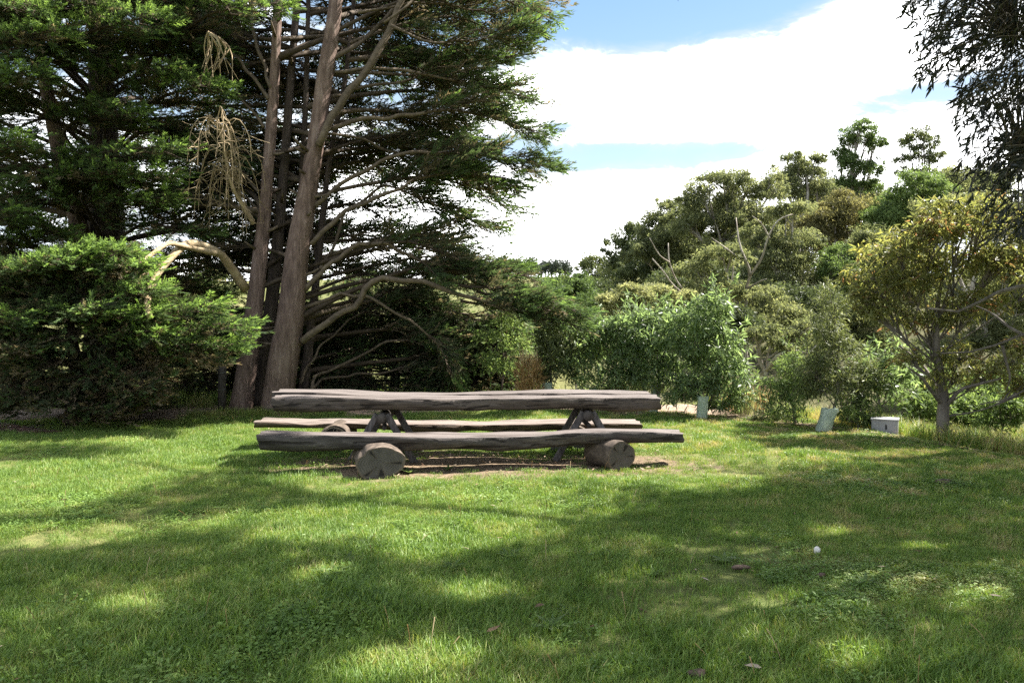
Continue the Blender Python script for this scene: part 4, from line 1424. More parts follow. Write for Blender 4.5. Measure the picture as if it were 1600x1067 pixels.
def build_hill_trees():
    tp = tree_px
    tp("gum_tree", "small round dark tree alone at the paddock edge, first left of the wooded slope", "tree", GUM, 72, 885,
       [(884, 447, 20, 17), (878, 458, 18, 14), (897, 462, 20, 16)], M["darkgum"], M["greybark"], seed=1, tint0=.7)
    tp("gum_tree", "dark tree with a grey fluffy top beside the small round one", "tree", GUM, 60, 930,
       [(930, 420, 24, 24), (915, 450, 24, 24), (940, 462, 30, 26), (958, 435, 22, 26)], M["darkgum"], M["greybark"], seed=2, tint0=.75)
    tp("gum_tree", "tall very dark tree at the low end of the wooded skyline", "tree", GUM, 52, 985,
       [(975, 385, 24, 26), (990, 365, 20, 20), (970, 425, 28, 34), (1000, 420, 30, 32), (985, 465, 36, 26)], M["darkgum"], M["greybark"], seed=3, dens=1.2, tint0=.55)
    tp("gum_tree", "olive gum with a small rounded top, next above the very dark tree", "tree", GUM, 46, 1040,
       [(1048, 322, 24, 16), (1020, 352, 30, 24), (1060, 355, 34, 28), (1035, 392, 42, 30), (1075, 400, 36, 30), (1010, 400, 26, 28)], M["olive"], M["gumbark"], seed=4, tint0=.42)
    tp("gum_tree", "wide olive gum forming the hump in the middle of the wooded skyline", "tree", GUM, 40, 1130,
       [(1130, 288, 36, 22), (1098, 312, 34, 26), (1160, 308, 34, 26), (1120, 345, 46, 34), (1178, 350, 40, 34), (1075, 350, 26, 28), (1205, 300, 22, 28), (1140, 395, 56, 36)], M["olive"], M["gumbark"], seed=5, tint0=.5, r0=.2)
    tp("gum_tree", "gum with two small domes just left of the tallest tree", "tree", GUM, 44, 1250,
       [(1238, 258, 20, 17), (1272, 252, 18, 14), (1252, 280, 34, 24), (1230, 300, 28, 24), (1280, 300, 28, 24)], M["olive"], M["gumbark"], seed=6, tint0=.42, r0=.18)
    tp("gum_tree", "tallest gum with separate puffy clumps standing above the rest", "tree", GUM, 48, 1340,
       [(1343, 204, 22, 15), (1328, 220, 14, 16), (1353, 226, 22, 17), (1312, 243, 13, 14), (1368, 226, 12, 13), (1330, 262, 24, 22), (1362, 268, 18, 22), (1318, 290, 20, 16), (1345, 296, 26, 15)], M["green"], M["gumbark"], seed=7, tint0=.42, r0=.2, droop=.5, depth=.9)
    tp("gum_tree", "thin grey-leaved gum with sky showing through, right of the tallest tree", "tree", GUM, 46, 1437,
       [(1440, 212, 18, 14), (1420, 228, 14, 14), (1455, 228, 16, 14), (1408, 250, 11, 10), (1436, 244, 22, 14), (1466, 248, 14, 12), (1430, 270, 24, 12)], M["darkgum"], M["greybark"], seed=8, dens=.75, tint0=.7, r0=.12)
    tp("gum_tree", "bright green bushy gum with two rounded heads below the thin grey one", "tree", GUM, 36, 1425,
       [(1440, 292, 40, 24), (1420, 315, 40, 26), (1395, 345, 34, 28), (1455, 330, 34, 28), (1372, 350, 28, 26)], M["green"], M["greybark"], seed=9, dens=1.2, tint0=.62)
    tp("gum_tree", "brownish gum with fine drooping foliage in the middle of the slope", "tree", GUM, 38, 1300,
       [(1318, 322, 40, 18), (1285, 345, 40, 24), (1335, 350, 36, 24), (1262, 372, 34, 24), (1305, 380, 44, 26)], M["brown"], M["gumbark"], seed=10, tint0=.5)
    tp("gum_tree", "small bright green tree tucked under the brownish gum", "tree", GUM, 30, 1312,
       [(1315, 398, 24, 20), (1300, 425, 28, 24), (1325, 440, 24, 24), (1300, 460, 26, 18)], M["green"], M["greybark"], seed=11, tint0=.5, dens=1.2)
    tp("gum_tree", "olive gum with flat drooping layers below the skyline hump", "tree", GUM, 31, 1225,
       [(1235, 380, 38, 26), (1205, 410, 40, 30), (1250, 430, 46, 30), (1210, 455, 46, 26), (1275, 465, 36, 24), (1240, 335, 30, 20), (1180, 375, 28, 24)], M["olive"], M["gumbark"], seed=12, tint0=.5, dens=1.1)
    tp("gum_tree", "pale-limbed gum spreading bare white branches over the glossy shrubs", "tree", GUM, 23, 1170,
       [(1160, 505, 36, 26), (1215, 500, 44, 26), (1255, 520, 40, 24), (1145, 465, 32, 24), (1110, 455, 34, 24), (1090, 425, 30, 22), (1195, 470, 36, 20), (1130, 405, 36, 24), (1235, 545, 34, 20)],
       M["olive"], M["gumbark"], seed=13, dens=.95, r0=.11, tint0=.55,
       trunk_pts=[(1168, 606, 0), (1164, 560, 0), (1166, 500, .2), (1166, 452, 0), (1172, 428, -.3), (1164, 404, -.5), (1155, 380, -.5), (1150, 340, -.3)],
       extra=[([(1160, 530, 0), (1130, 500, -.4), (1106, 485, -.8), (1082, 470, -1.0), (1052, 446, -1.0), (1037, 425, -1.2), (1019, 404, -1.2)], .05, .018),
              ([(1090, 474, -1.0), (1076, 461, -1.3), (1058, 440, -1.4), (1046, 410, -1.5), (1044, 380, -1.4)], .035, .012),
              ([(1172, 431, -.3), (1190, 404, -.6), (1200, 372, -.9), (1216, 345, -1), (1238, 335, -1)], .042, .014),
              ([(1169, 450, -.1), (1187, 440, -.6), (1197, 436, -.9)], .035, .012),
              ([(1202, 372, -.9), (1190, 350, -1.1), (1176, 338, -1.2)], .03, .01),
              ([(1150, 400, -.5), (1130, 385, -.8), (1112, 372, -1)], .03, .01),
              ([(1046, 410, -1.5), (1030, 398, -1.7), (1015, 372, -1.8)], .022, .008)])
    tp("gum_tree", "twisted pale gum trunk standing just behind the gap in the shrubs", "tree", GUM, 19, 1199,
       [(1205, 520, 30, 16), (1235, 540, 34, 20), (1180, 525, 20, 14), (1260, 515, 28, 18)], M["olive"], M["gumbark"], seed=14, dens=.8, r0=.10, tint0=.4,
       trunk_pts=[(1200, 630, 0), (1197, 590, 0), (1187, 565, 0), (1184, 548, 0), (1192, 530, .1), (1198, 515, .2)],
       extra=[([(1196, 580, 0), (1210, 560, -.2), (1222, 552, -.3), (1245, 548, -.4), (1262, 552, -.5), (1276, 540, -.6)], .05, .02),
              ([(1186, 560, 0), (1196, 548, -.2), (1208, 545, -.3)], .02, .008),
              ([(1190, 600, 0), (1180, 580, -.1), (1166, 560, -.1), (1168, 528, 0)], .05, .02)])
    tp("gum_tree", "yellowish low gum dome showing over the top of the glossy shrubs", "tree", GUM, 21, 1000,
       [(985, 462, 34, 16), (1025, 462, 34, 18), (950, 480, 30, 18), (1065, 475, 30, 20), (1000, 490, 50, 18), (960, 510, 36, 20)], M["olive"], M["greybark"], seed=15, tint0=.78, dens=1.2, droop=.4)
    tp("gum_tree", "leafy olive gum low on the slope behind the planted sapling at right", "tree", GUM, 20, 1330,
       [(1330, 490, 40, 26), (1300, 510, 34, 26), (1370, 500, 36, 30), (1350, 540, 44, 28), (1290, 545, 30, 24), (1395, 550, 34, 28)], M["olive"], M["gumbark"], seed=16, tint0=.35, dens=1.0)
    tp("gum_tree", "gum half hidden behind the golden-leaved tree", "tree", GUM, 24, 1490,
       [(1480, 330, 40, 26), (1530, 330, 40, 30), (1560, 370, 44, 34), (1580, 430, 44, 40), (1600, 490, 44, 40), (1640, 420, 50, 50), (1520, 500, 50, 30), (1560, 540, 44, 30), (1450, 560, 40, 30), (1620, 330, 40, 40)], M["olive"], M["gumbark"], seed=17, tint0=.45)


build_hill_trees()


def build_more_slope():
    rng = np.random.default_rng(77)
    # closes the slope behind the named trees
    spots = [(905, 470, 50, "dark-leaved gum low behind the smallest round tree", "darkgum"), (1085, 440, 34, "shadowy gum between the white-branched one and the hump", "darkgum"),
             (1345, 400, 33, "rounded olive gum below the bright green bushy one", "olive"), (1400, 420, 28, "olive gum directly behind the golden crown's left side", "olive"),
             (1250, 490, 27, "dim gum deep in the shade behind the twisted trunk", "darkgum"), (1180, 430, 34, "dim gum deep behind the bare white branches", "darkgum"),
             (1480, 290, 40, "olive gum filling the skyline right of the bright green heads", "olive"), (1560, 300, 38, "olive gum on the skyline behind the overhanging leaves", "olive"), (1120, 520, 20, "dark undergrowth tree behind the glossy shrubs", "darkgum"),
             (1160, 352, 50, "olive gum high on the slope behind the skyline hump", "olive"), (1255, 335, 52, "dim gum high on the slope under the two small domes", "darkgum"), (1330, 322, 54, "olive gum at the foot of the tallest gum", "olive"),
             (1060, 395, 48, "dim gum filling the slope behind the small rounded top", "darkgum"), (1410, 365, 42, "dim gum behind the bright green bushy one", "darkgum"), (1150, 418, 40, "olive gum seen between the bare white branches", "olive"), (1575, 430, 30, "olive gum behind the gnarled bare bough", "olive"), (1640, 480, 26, "dim gum beyond the gnarled bough, at the picture edge", "darkgum"), (1700, 330, 40, "olive gum on the skyline beyond the picture's right edge", "olive"), (1780, 420, 30, "dark gum beyond the picture's right edge", "darkgum")]
    for i, (px, py, d, lab, lf) in enumerate(spots):
        cl = [(px + rng.uniform(-34, 34), py + rng.uniform(-20, 52), rng.uniform(28, 44), rng.uniform(22, 34)) for _ in range(7)]
        tree_px("gum_tree", lab, "tree", GUM, d, px, cl, M[lf], M["greybark"], seed=100 + i, tint0=.45, dens=.95)
    # shrubs seen under the cypress branches, left of the glossy ones
    for i, (px, py, d, lab) in enumerate([(800, 520, 19, "bright green sapling thicket under the cypress limb tips"), (858, 525, 18, "soft green bush behind the dry brown clump"),
                                          (900, 505, 22, "grey-green feathery bush above the dry brown clump"), (765, 590, 21, "green bush low behind the middle of the table"), (905, 468, 34, "dull green bush below the smallest round tree"), (842, 484, 30, "soft green bush under the paddock sliver")]):
        cl = [(px + rng.uniform(-26, 26), py + rng.uniform(-30, 50), rng.uniform(18, 30), rng.uniform(16, 26)) for _ in range(7)]
        tree_px("leafy_bush", lab, "bush", None, d, px, cl, M["green"], M["greybark"], seed=140 + i, tint0=.38, dens=.9, r0=.03)
    # tree line along the far edge of the paddock
    for i in range(18):
        px = 800 + i * 5.2 + rng.uniform(-1.5, 1.5)
        d = 290 + rng.uniform(-6, 6)
        h = 6 + rng.uniform(-1.5, 2.5)
        bx = P(px, 440, d)[0]
        bz = float(gz(bx, d))
        t = thing("distant_tree", "tiny hazy tree in the line along the far paddock edge", "tree", (bx, d, bz - .2), "hazy tree line across the far paddock")
        MB().tube(np.array([[bx, d, bz - .2], [bx, d, bz + h * .5]]), [.3, .2], 5).build("trunk", M["greybark"], t)
        mb = MB()
        for k in range(3):
            crown_cloud(mb, [bx + rng.uniform(-1, 1), d + rng.uniform(-1, 1), bz + h * rng.uniform(.35, .7)], [2.0, 2.0, h * .35], 160, rng, .8, .4, sub=8, tint0=.4)
        mb.build("crown", M["hazytree"], t)
    # farther left, seen through gaps below the cypress
    for i, (px, d, h) in enumerate([(330, 60, 5.5), (560, 75, 5), (250, 48, 5), (700, 90, 6)]):
        bx = P(px, 500, d)[0]
        bz = float(gz(bx, d))
        m = FPX / d
        y0 = PIX(np.array(bx), np.array(d), np.array(bz + h * .6))[1]
        tree_px("paddock_tree", ["round tree out in the paddock glimpsed left of the bare trunks", "round tree far out in the paddock glimpsed right of the bare trunks",
                                 "paddock tree glimpsed behind the low cypress bush", "farthest paddock tree glimpsed over the middle of the table"][i], "tree", None, d, px,
                [(px, y0, 1.6 * m, 1.5 * m), (px - 1.3 * m, y0 + .8 * m, 1.2 * m, 1.1 * m), (px + 1.3 * m, y0 + .8 * m, 1.2 * m, 1.1 * m)], M["olive"], M["greybark"], seed=160 + i, tint0=.35)


build_more_slope()


def build_golden():
    tree_px("gum_tree", "golden-leaved gum with a rough trunk at the right edge of the lawn", "tree", None, 11.3, 1475,
            [(1405, 400, 46, 36), (1455, 372, 46, 34), (1500, 345, 44, 32), (1545, 350, 40, 36), (1358, 440, 34, 28), (1420, 452, 50, 32), (1490, 420, 50, 36), (1560, 420, 44, 40),
             (1600, 380, 44, 44), (1385, 490, 36, 24), (1450, 505, 46, 26), (1520, 480, 46, 28), (1345, 470, 22, 18), (1545, 590, 38, 26), (1590, 560, 34, 26), (1500, 555, 30, 20), (1640, 440, 40, 50), (1480, 590, 26, 18), (1420, 560, 24, 16), (1615, 610, 30, 24)],
            M["golden"], M["greybark"], seed=31, dens=.85, leafL=.115, r0=.10, limbf=.15,  kind="long", tint0=.43, spread=.25, droop=.5, ratio=.27,
            trunk_pts=[(1474, 697, 0), (1473, 660, 0), (1474, 625, 0), (1468, 580, 0), (1462, 530, 0), (1466, 470, .1), (1480, 400, .2)],
            extra=[([(1473, 632, 0), (1455, 610, -.2), (1440, 590, -.3), (1420, 575, -.4)], .035, .012), ([(1470, 620, 0), (1452, 585, .3), (1430, 560, .5), (1405, 540, .6)], .035, .012),
                   ([(1474, 640, 0), (1500, 610, -.2), (1530, 600, -.3), (1570, 590, -.3)], .035, .012)])


build_golden()


def glossy_shrub(label, d, base_px, clumps, seed, leaf="wattle", name="glossy_shrub", cat="shrub", dens=1.0, L=.13, ratio=.24, tint0=.5, droop=.35):
    tree_px(name, label, cat, "planted shrubs along the lawn's far edge", d, base_px, clumps, M[leaf], M["greybark"], dens=dens, leafL=L, r0=.03, kind="long", tint0=tint0, seed=seed, droop=droop, spread=.27, ratio=ratio, shoots=5)


def guard(px, ytop, ybot, d, wpx, lean, label, seed):
    """translucent green sleeve round a planted shrub, square section with soft corners and a torn lip"""
    rng = np.random.default_rng(seed)
    x = P(px, 600, d)[0]
    z0 = float(gz(x, d))
    H = (ybot - ytop) / (FPX / d)
    r = wpx / 2 / (FPX / d)
    t = thing("tree_guard", label, "tree guard", (x, d, z0), "pale green tree guards round the planted shrubs")
    n, m = 20, 9
    th = np.arange(n) * 2 * math.pi / n + .5
    sq = 1 / np.maximum(np.abs(np.cos(th)), np.abs(np.sin(th))) ** .65
    mb = MB()
    for rr, flip in ((1.0, False), (.965, True)):
        V = []
        for i in range(m):
            q = i / (m - 1)
            rad = r * rr * sq * (.92 + .12 * q + .05 * np.sin(q * 7 + th * 2 + seed))
            zz = z0 - .02 + q * (H + .02) + (q > .99) * rng.normal(0, .012, n)
            V.append(np.column_stack([x + lean * q * H + rad * np.cos(th), d + rad * np.sin(th), np.broadcast_to(zz, n)]))
        V = np.vstack(V)
        ii, jj = np.meshgrid(np.arange(m - 1), np.arange(n), indexing="ij")
        a = ii * n + jj
        b = ii * n + (jj + 1) % n
        Q = np.stack([a, b, b + n, a + n], -1).reshape(-1, 4)
        mb.add(V, quad=Q[:, ::-1] if flip else Q)
    mb.build("sleeve", M["guard"], t, smooth=True)
    for k in range(2):
        a = 1.2 + k * 3.0
        g = MB()
        sx, sy = x + r * .80 * math.cos(a), d + r * .80 * math.sin(a)
        g.tube(np.array([[sx, sy, z0 - .03], [sx + lean * H, sy, z0 + H + .05]]), .011, 6)
        g.build("stake", M["deadwood"], t)


def build_shrubs():
    glossy_shrub("glossy shrub rising from the guard just right of the table end", 13.55, 1098,
                 [(1098, 500, 34, 30), (1080, 530, 40, 34), (1125, 540, 34, 34), (1100, 575, 44, 30), (1140, 590, 32, 26), (1150, 625, 26, 20), (1122, 480, 20, 18), (1110, 615, 34, 20), (1078, 605, 30, 20), (1065, 625, 26, 13), (1125, 636, 24, 11)], 51)
    glossy_shrub("glossy shrub above the guard hidden by the table's right end", 14.0, 1022,
                 [(1020, 510, 40, 26), (1040, 540, 36, 32), (1000, 550, 40, 34), (1030, 580, 44, 28), (1055, 610, 34, 20), (1000, 600, 36, 22), (1055, 500, 26, 20)], 52)
    glossy_shrub("glossy shrub with silvery highlights in the middle of the row", 14.4, 950,
                 [(955, 520, 40, 24), (930, 545, 40, 30), (970, 560, 40, 34), (945, 590, 44, 24), (905, 575, 30, 26), (975, 605, 34, 16), (910, 535, 24, 22), (985, 505, 26, 18), (935, 612, 34, 12)], 53)
    glossy_shrub("narrow darker shrub at the left end of the row, beside the dry clump", 14.3, 856,
                 [(862, 525, 18, 26), (856, 560, 18, 26), (872, 585, 20, 20), (885, 550, 18, 22), (852, 590, 12, 14)], 54, leaf="darkgum", tint0=.6)
    glossy_shrub("dark feathery wattle rising from the leaning guard", 11.95, 1292,
                 [(1290, 530, 26, 40), (1310, 560, 34, 34), (1270, 580, 28, 30), (1320, 605, 40, 28), (1285, 610, 30, 22), (1350, 590, 30, 26), (1300, 480, 18, 30)], 55, leaf="darkgum", L=.10, tint0=.75, ratio=.18, dens=1.0)
    glossy_shrub("light green arching shrub left of the leaning guard", 12.4, 1245,
                 [(1240, 570, 26, 20), (1225, 595, 28, 20), (1255, 610, 28, 22), (1215, 625, 26, 20), (1235, 650, 34, 14)], 56, leaf="green", tint0=.65, L=.10, ratio=.2)
    glossy_shrub("broad dark shrub between the leaning guard and the white box", 12.3, 1365,
                 [(1360, 595, 36, 28), (1385, 612, 32, 20), (1335, 635, 28, 20), (1375, 572, 30, 22), (1405, 595, 24, 20)], 57, leaf="wattle", tint0=.4)
    glossy_shrub("low bright green shrub at the foot of the leaning guard", 11.9, 1345,
                 [(1338, 652, 22, 13), (1318, 648, 18, 12), (1355, 658, 10, 7)], 58, leaf="green", tint0=.8, L=.09)
    glossy_shrub("grey-green spreading shrub low by the straw-coloured gap", 12.9, 1205,
                 [(1205, 645, 22, 14), (1225, 655, 22, 12), (1190, 655, 14, 9)], 59, leaf="olive", tint0=.45, L=.08)
    # rank green growth down the bank at right
    for i, (px, py, d, lab) in enumerate([(1440, 640, 14.5, "green weedy bush left of the golden gum's trunk"), (1515, 645, 15.0, "green weedy bush right of the golden gum's trunk"),
                                          (1570, 640, 14.0, "bright green weedy bush on the bank at the picture's right edge"), (1630, 635, 15.5, "green bush on the bank beyond the right edge"), (1545, 615, 18.5, "dark bush further down the bank under the golden crown"),
                                          (1440, 600, 18.0, "dim bush in the shade behind the golden gum"), (1590, 600, 18.0, "dim tall bush at the back of the bank")]):
        rng = np.random.default_rng(900 + i)
        cl = [(px + rng.uniform(-34, 34), py + rng.uniform(-16, 30), rng.uniform(20, 32), rng.uniform(14, 22)) for _ in range(7)]
        tree_px("leafy_bush", lab, "bush", None, d, px, cl, M["green"], M["greybark"], dens=.42, leafL=.10, r0=.03, tint0=.62, seed=910 + i, kind="long", droop=.2, ratio=.36, shoots=3)
    guard(1097, 615, 652, 13.05, 16, .06, "pale green guard standing in the litter just right of the table end", 1)
    guard(1286, 637, 674, 11.6, 21, .34, "leaning pale green guard out to the right, the nearest one", 2)
    guard(1021, 604, 646, 14.0, 14, .12, "pale green guard whose lip shows over the table's right end", 3)
    guard(855, 599, 644, 14.2, 15, 0.0, "pale green guard beside the dry brown clump, its foot hidden by the table", 4)
    guard(927, 608, 643, 14.4, 13, 0.0, "dim green guard deep in the shrub row, barely showing over the table", 5)

    # thin sapling under the cypress limb
    tree_px("sapling", "thin dark-stemmed sapling with fresh green leaves behind the middle of the table", "sapling", None, 14.9, 786,
            [(800, 510, 22, 16), (775, 535, 22, 18), (810, 545, 20, 18), (790, 575, 22, 14), (770, 565, 16, 14)], M["green"], M["bark_dark"], dens=.28, leafL=.11, r0=.022, kind="long", seed=71, tint0=.85, droop=.5, spread=.4,
            trunk_pts=[(783, 640, 0), (785, 590, 0), (786, 550, 0), (784, 500, 0), (783, 470, 0)],
            extra=[([(786, 560, 0), (800, 535, 0), (812, 508, 0)], .012, .005)])

    # dry clump: brown stems with pale seed heads
    rng = np.random.default_rng(61)
    d = 14.0
    x = P(826, 600, d)[0]
    z0 = float(gz(x, d))
    t = thing("dry_grass_clump", "tall dry brown grass clump with pale seed heads behind the table", "grass clump", (x, d, z0))
    mb, hd = MB(), MB()
    n = 900
    a = rng.uniform(0, 6.28, n)
    rr = np.sqrt(rng.random(n)) * .23
    o = np.column_stack([x + rr * np.cos(a), d + rr * np.sin(a), z0 + rng.uniform(0, .85, n)])
    dd = unit(np.column_stack([np.cos(a) * rr * 1.5, np.sin(a) * rr * 1.5, np.full(n, .8)]) + rng.normal(0, .4, (n, 3)))
    add_leaves(mb, o, dd, rdir(rng, n), rng.uniform(.12, .26, n), .018, rng.uniform(.1, .55, n), "long", .3)
    mb.build("blades", M["straw"], t, kind="stuff")
    n = 60
    a = rng.uniform(0, 6.28, n)
    rr = np.sqrt(rng.random(n)) * .16
    o = np.column_stack([x + rr * np.cos(a), d + rr * np.sin(a), z0 + rng.uniform(.8, .95, n)])
    add_leaves(hd, o, unit(np.column_stack([np.cos(a) * .12, np.sin(a) * .12, np.ones(n)])), rdir(rng, n), rng.uniform(.16, .32, n), .018, rng.uniform(.75, 1, n), "kite", 0)
    hd.build("seed_heads", M["straw"], t, kind="stuff")
    # rank pale grass in the gap
    for i, (px, d, lab) in enumerate([(1165, 13.6, "pale rank grass tuft at the left of the straw-coloured gap"), (1183, 13.9, "pale rank grass tuft in the middle of the straw-coloured gap"),
                                      (1202, 14.2, "pale rank grass tuft against the twisted trunk"), (1150, 14.0, "pale rank grass tuft at the foot of the glossy shrub")]):
        x = P(px, 600, d)[0]
        z0 = float(gz(x, d))
        t = thing("grass_tuft", lab, "grass tuft", (x, d, z0), "rank grass tufts in the gap")
        mb = MB()
        n = 170
        a = rng.uniform(0, 6.28, n)
        rr = np.sqrt(rng.random(n)) * .17
        o = np.column_stack([x + rr * np.cos(a), d + rr * np.sin(a), np.full(n, z0 - .01)])
        add_leaves(mb, o, unit(np.column_stack([np.cos(a) * .25, np.sin(a) * .25, np.ones(n)]) + rng.normal(0, .1, (n, 3))), rdir(rng, n), rng.uniform(.3, .62, n), .012, rng.uniform(.3, 1, n), "long", .08)
        mb.build("blades", M["straw"] if i % 2 else M["olive"], t, kind="stuff")


build_shrubs()


# ------------------------------------------------------------------ the big gum that shades the lawn
LIT = [
    [(-300, 640), (440, 640), (420, 716), (330, 735), (180, 775), (60, 815), (-300, 830)],
    [(-300, 842), (60, 824), (300, 812), (430, 802), (600, 783), (610, 796), (430, 820), (260, 836), (60, 858), (-300, 878)],
    [(330, 846), (480, 832), (600, 826), (610, 845), (420, 860)],
    [(520, 800), (600, 775), (800, 765), (980, 772), (1010, 800), (900, 826), (830, 850), (720, 868), (620, 890), (570, 850)],
    [(670, 918), (760, 902), (800, 925), (720, 950), (660, 945)],
    [(430, 1090), (540, 1030), (680, 1000), (760, 1030), (700, 1090)],
    [(350, 640), (1110, 640), (1140, 690), (1080, 735), (1190, 745), (1190, 768), (1000, 775), (900, 757), (520, 772), (420, 752)],
    [(1230, 826), (1290, 820), (1345, 832), (1290, 846)], [(1390, 845), (1480, 850), (1490, 872), (1400, 870)],
    [(1040, 640), (1260, 645), (1260, 668), (1040, 668)], [(1170, 935), (1260, 925), (1280, 950), (1190, 960)],
    [(820, 1000), (880, 990), (900, 1020), (830, 1030)], [(430, 900), (520, 890), (530, 915), (440, 922)],
    [(1270, 1020), (1360, 1015), (1370, 1050), (1280, 1060)], [(950, 890), (1000, 880), (1010, 905), (960, 915)],
    [(140, 945), (230, 930), (240, 960), (150, 970)], [(1300, 900), (1330, 895), (1340, 915), (1305, 920)], [(1480, 930), (1560, 925), (1560, 950), (1490, 955)],
]


def lit(px, py):
    r = np.zeros(np.shape(px), bool)
    for p in LIT:
        r |= inpoly(px, py, p)
    return r & ~inpoly(px, py, [(-300, 694), (0, 698), (120, 695), (228, 710), (190, 718), (60, 722), (-300, 728)])


def sunny(q):
    """how much of a run of points throws its shade on the sunlit lanes of the lawn"""
    px, py, dd = PIX(q[:, 0] - SUN[0] * q[:, 2], q[:, 1] - SUN[1] * q[:, 2], 0 * q[:, 0])
    qx, qy, qd = PIX(q[:, 0], q[:, 1], q[:, 2])
    return np.mean((dd > 2) & lit(px, py)) + 2.0 * np.mean((qd > 0) & (qx < 1640) & (qy > -25))


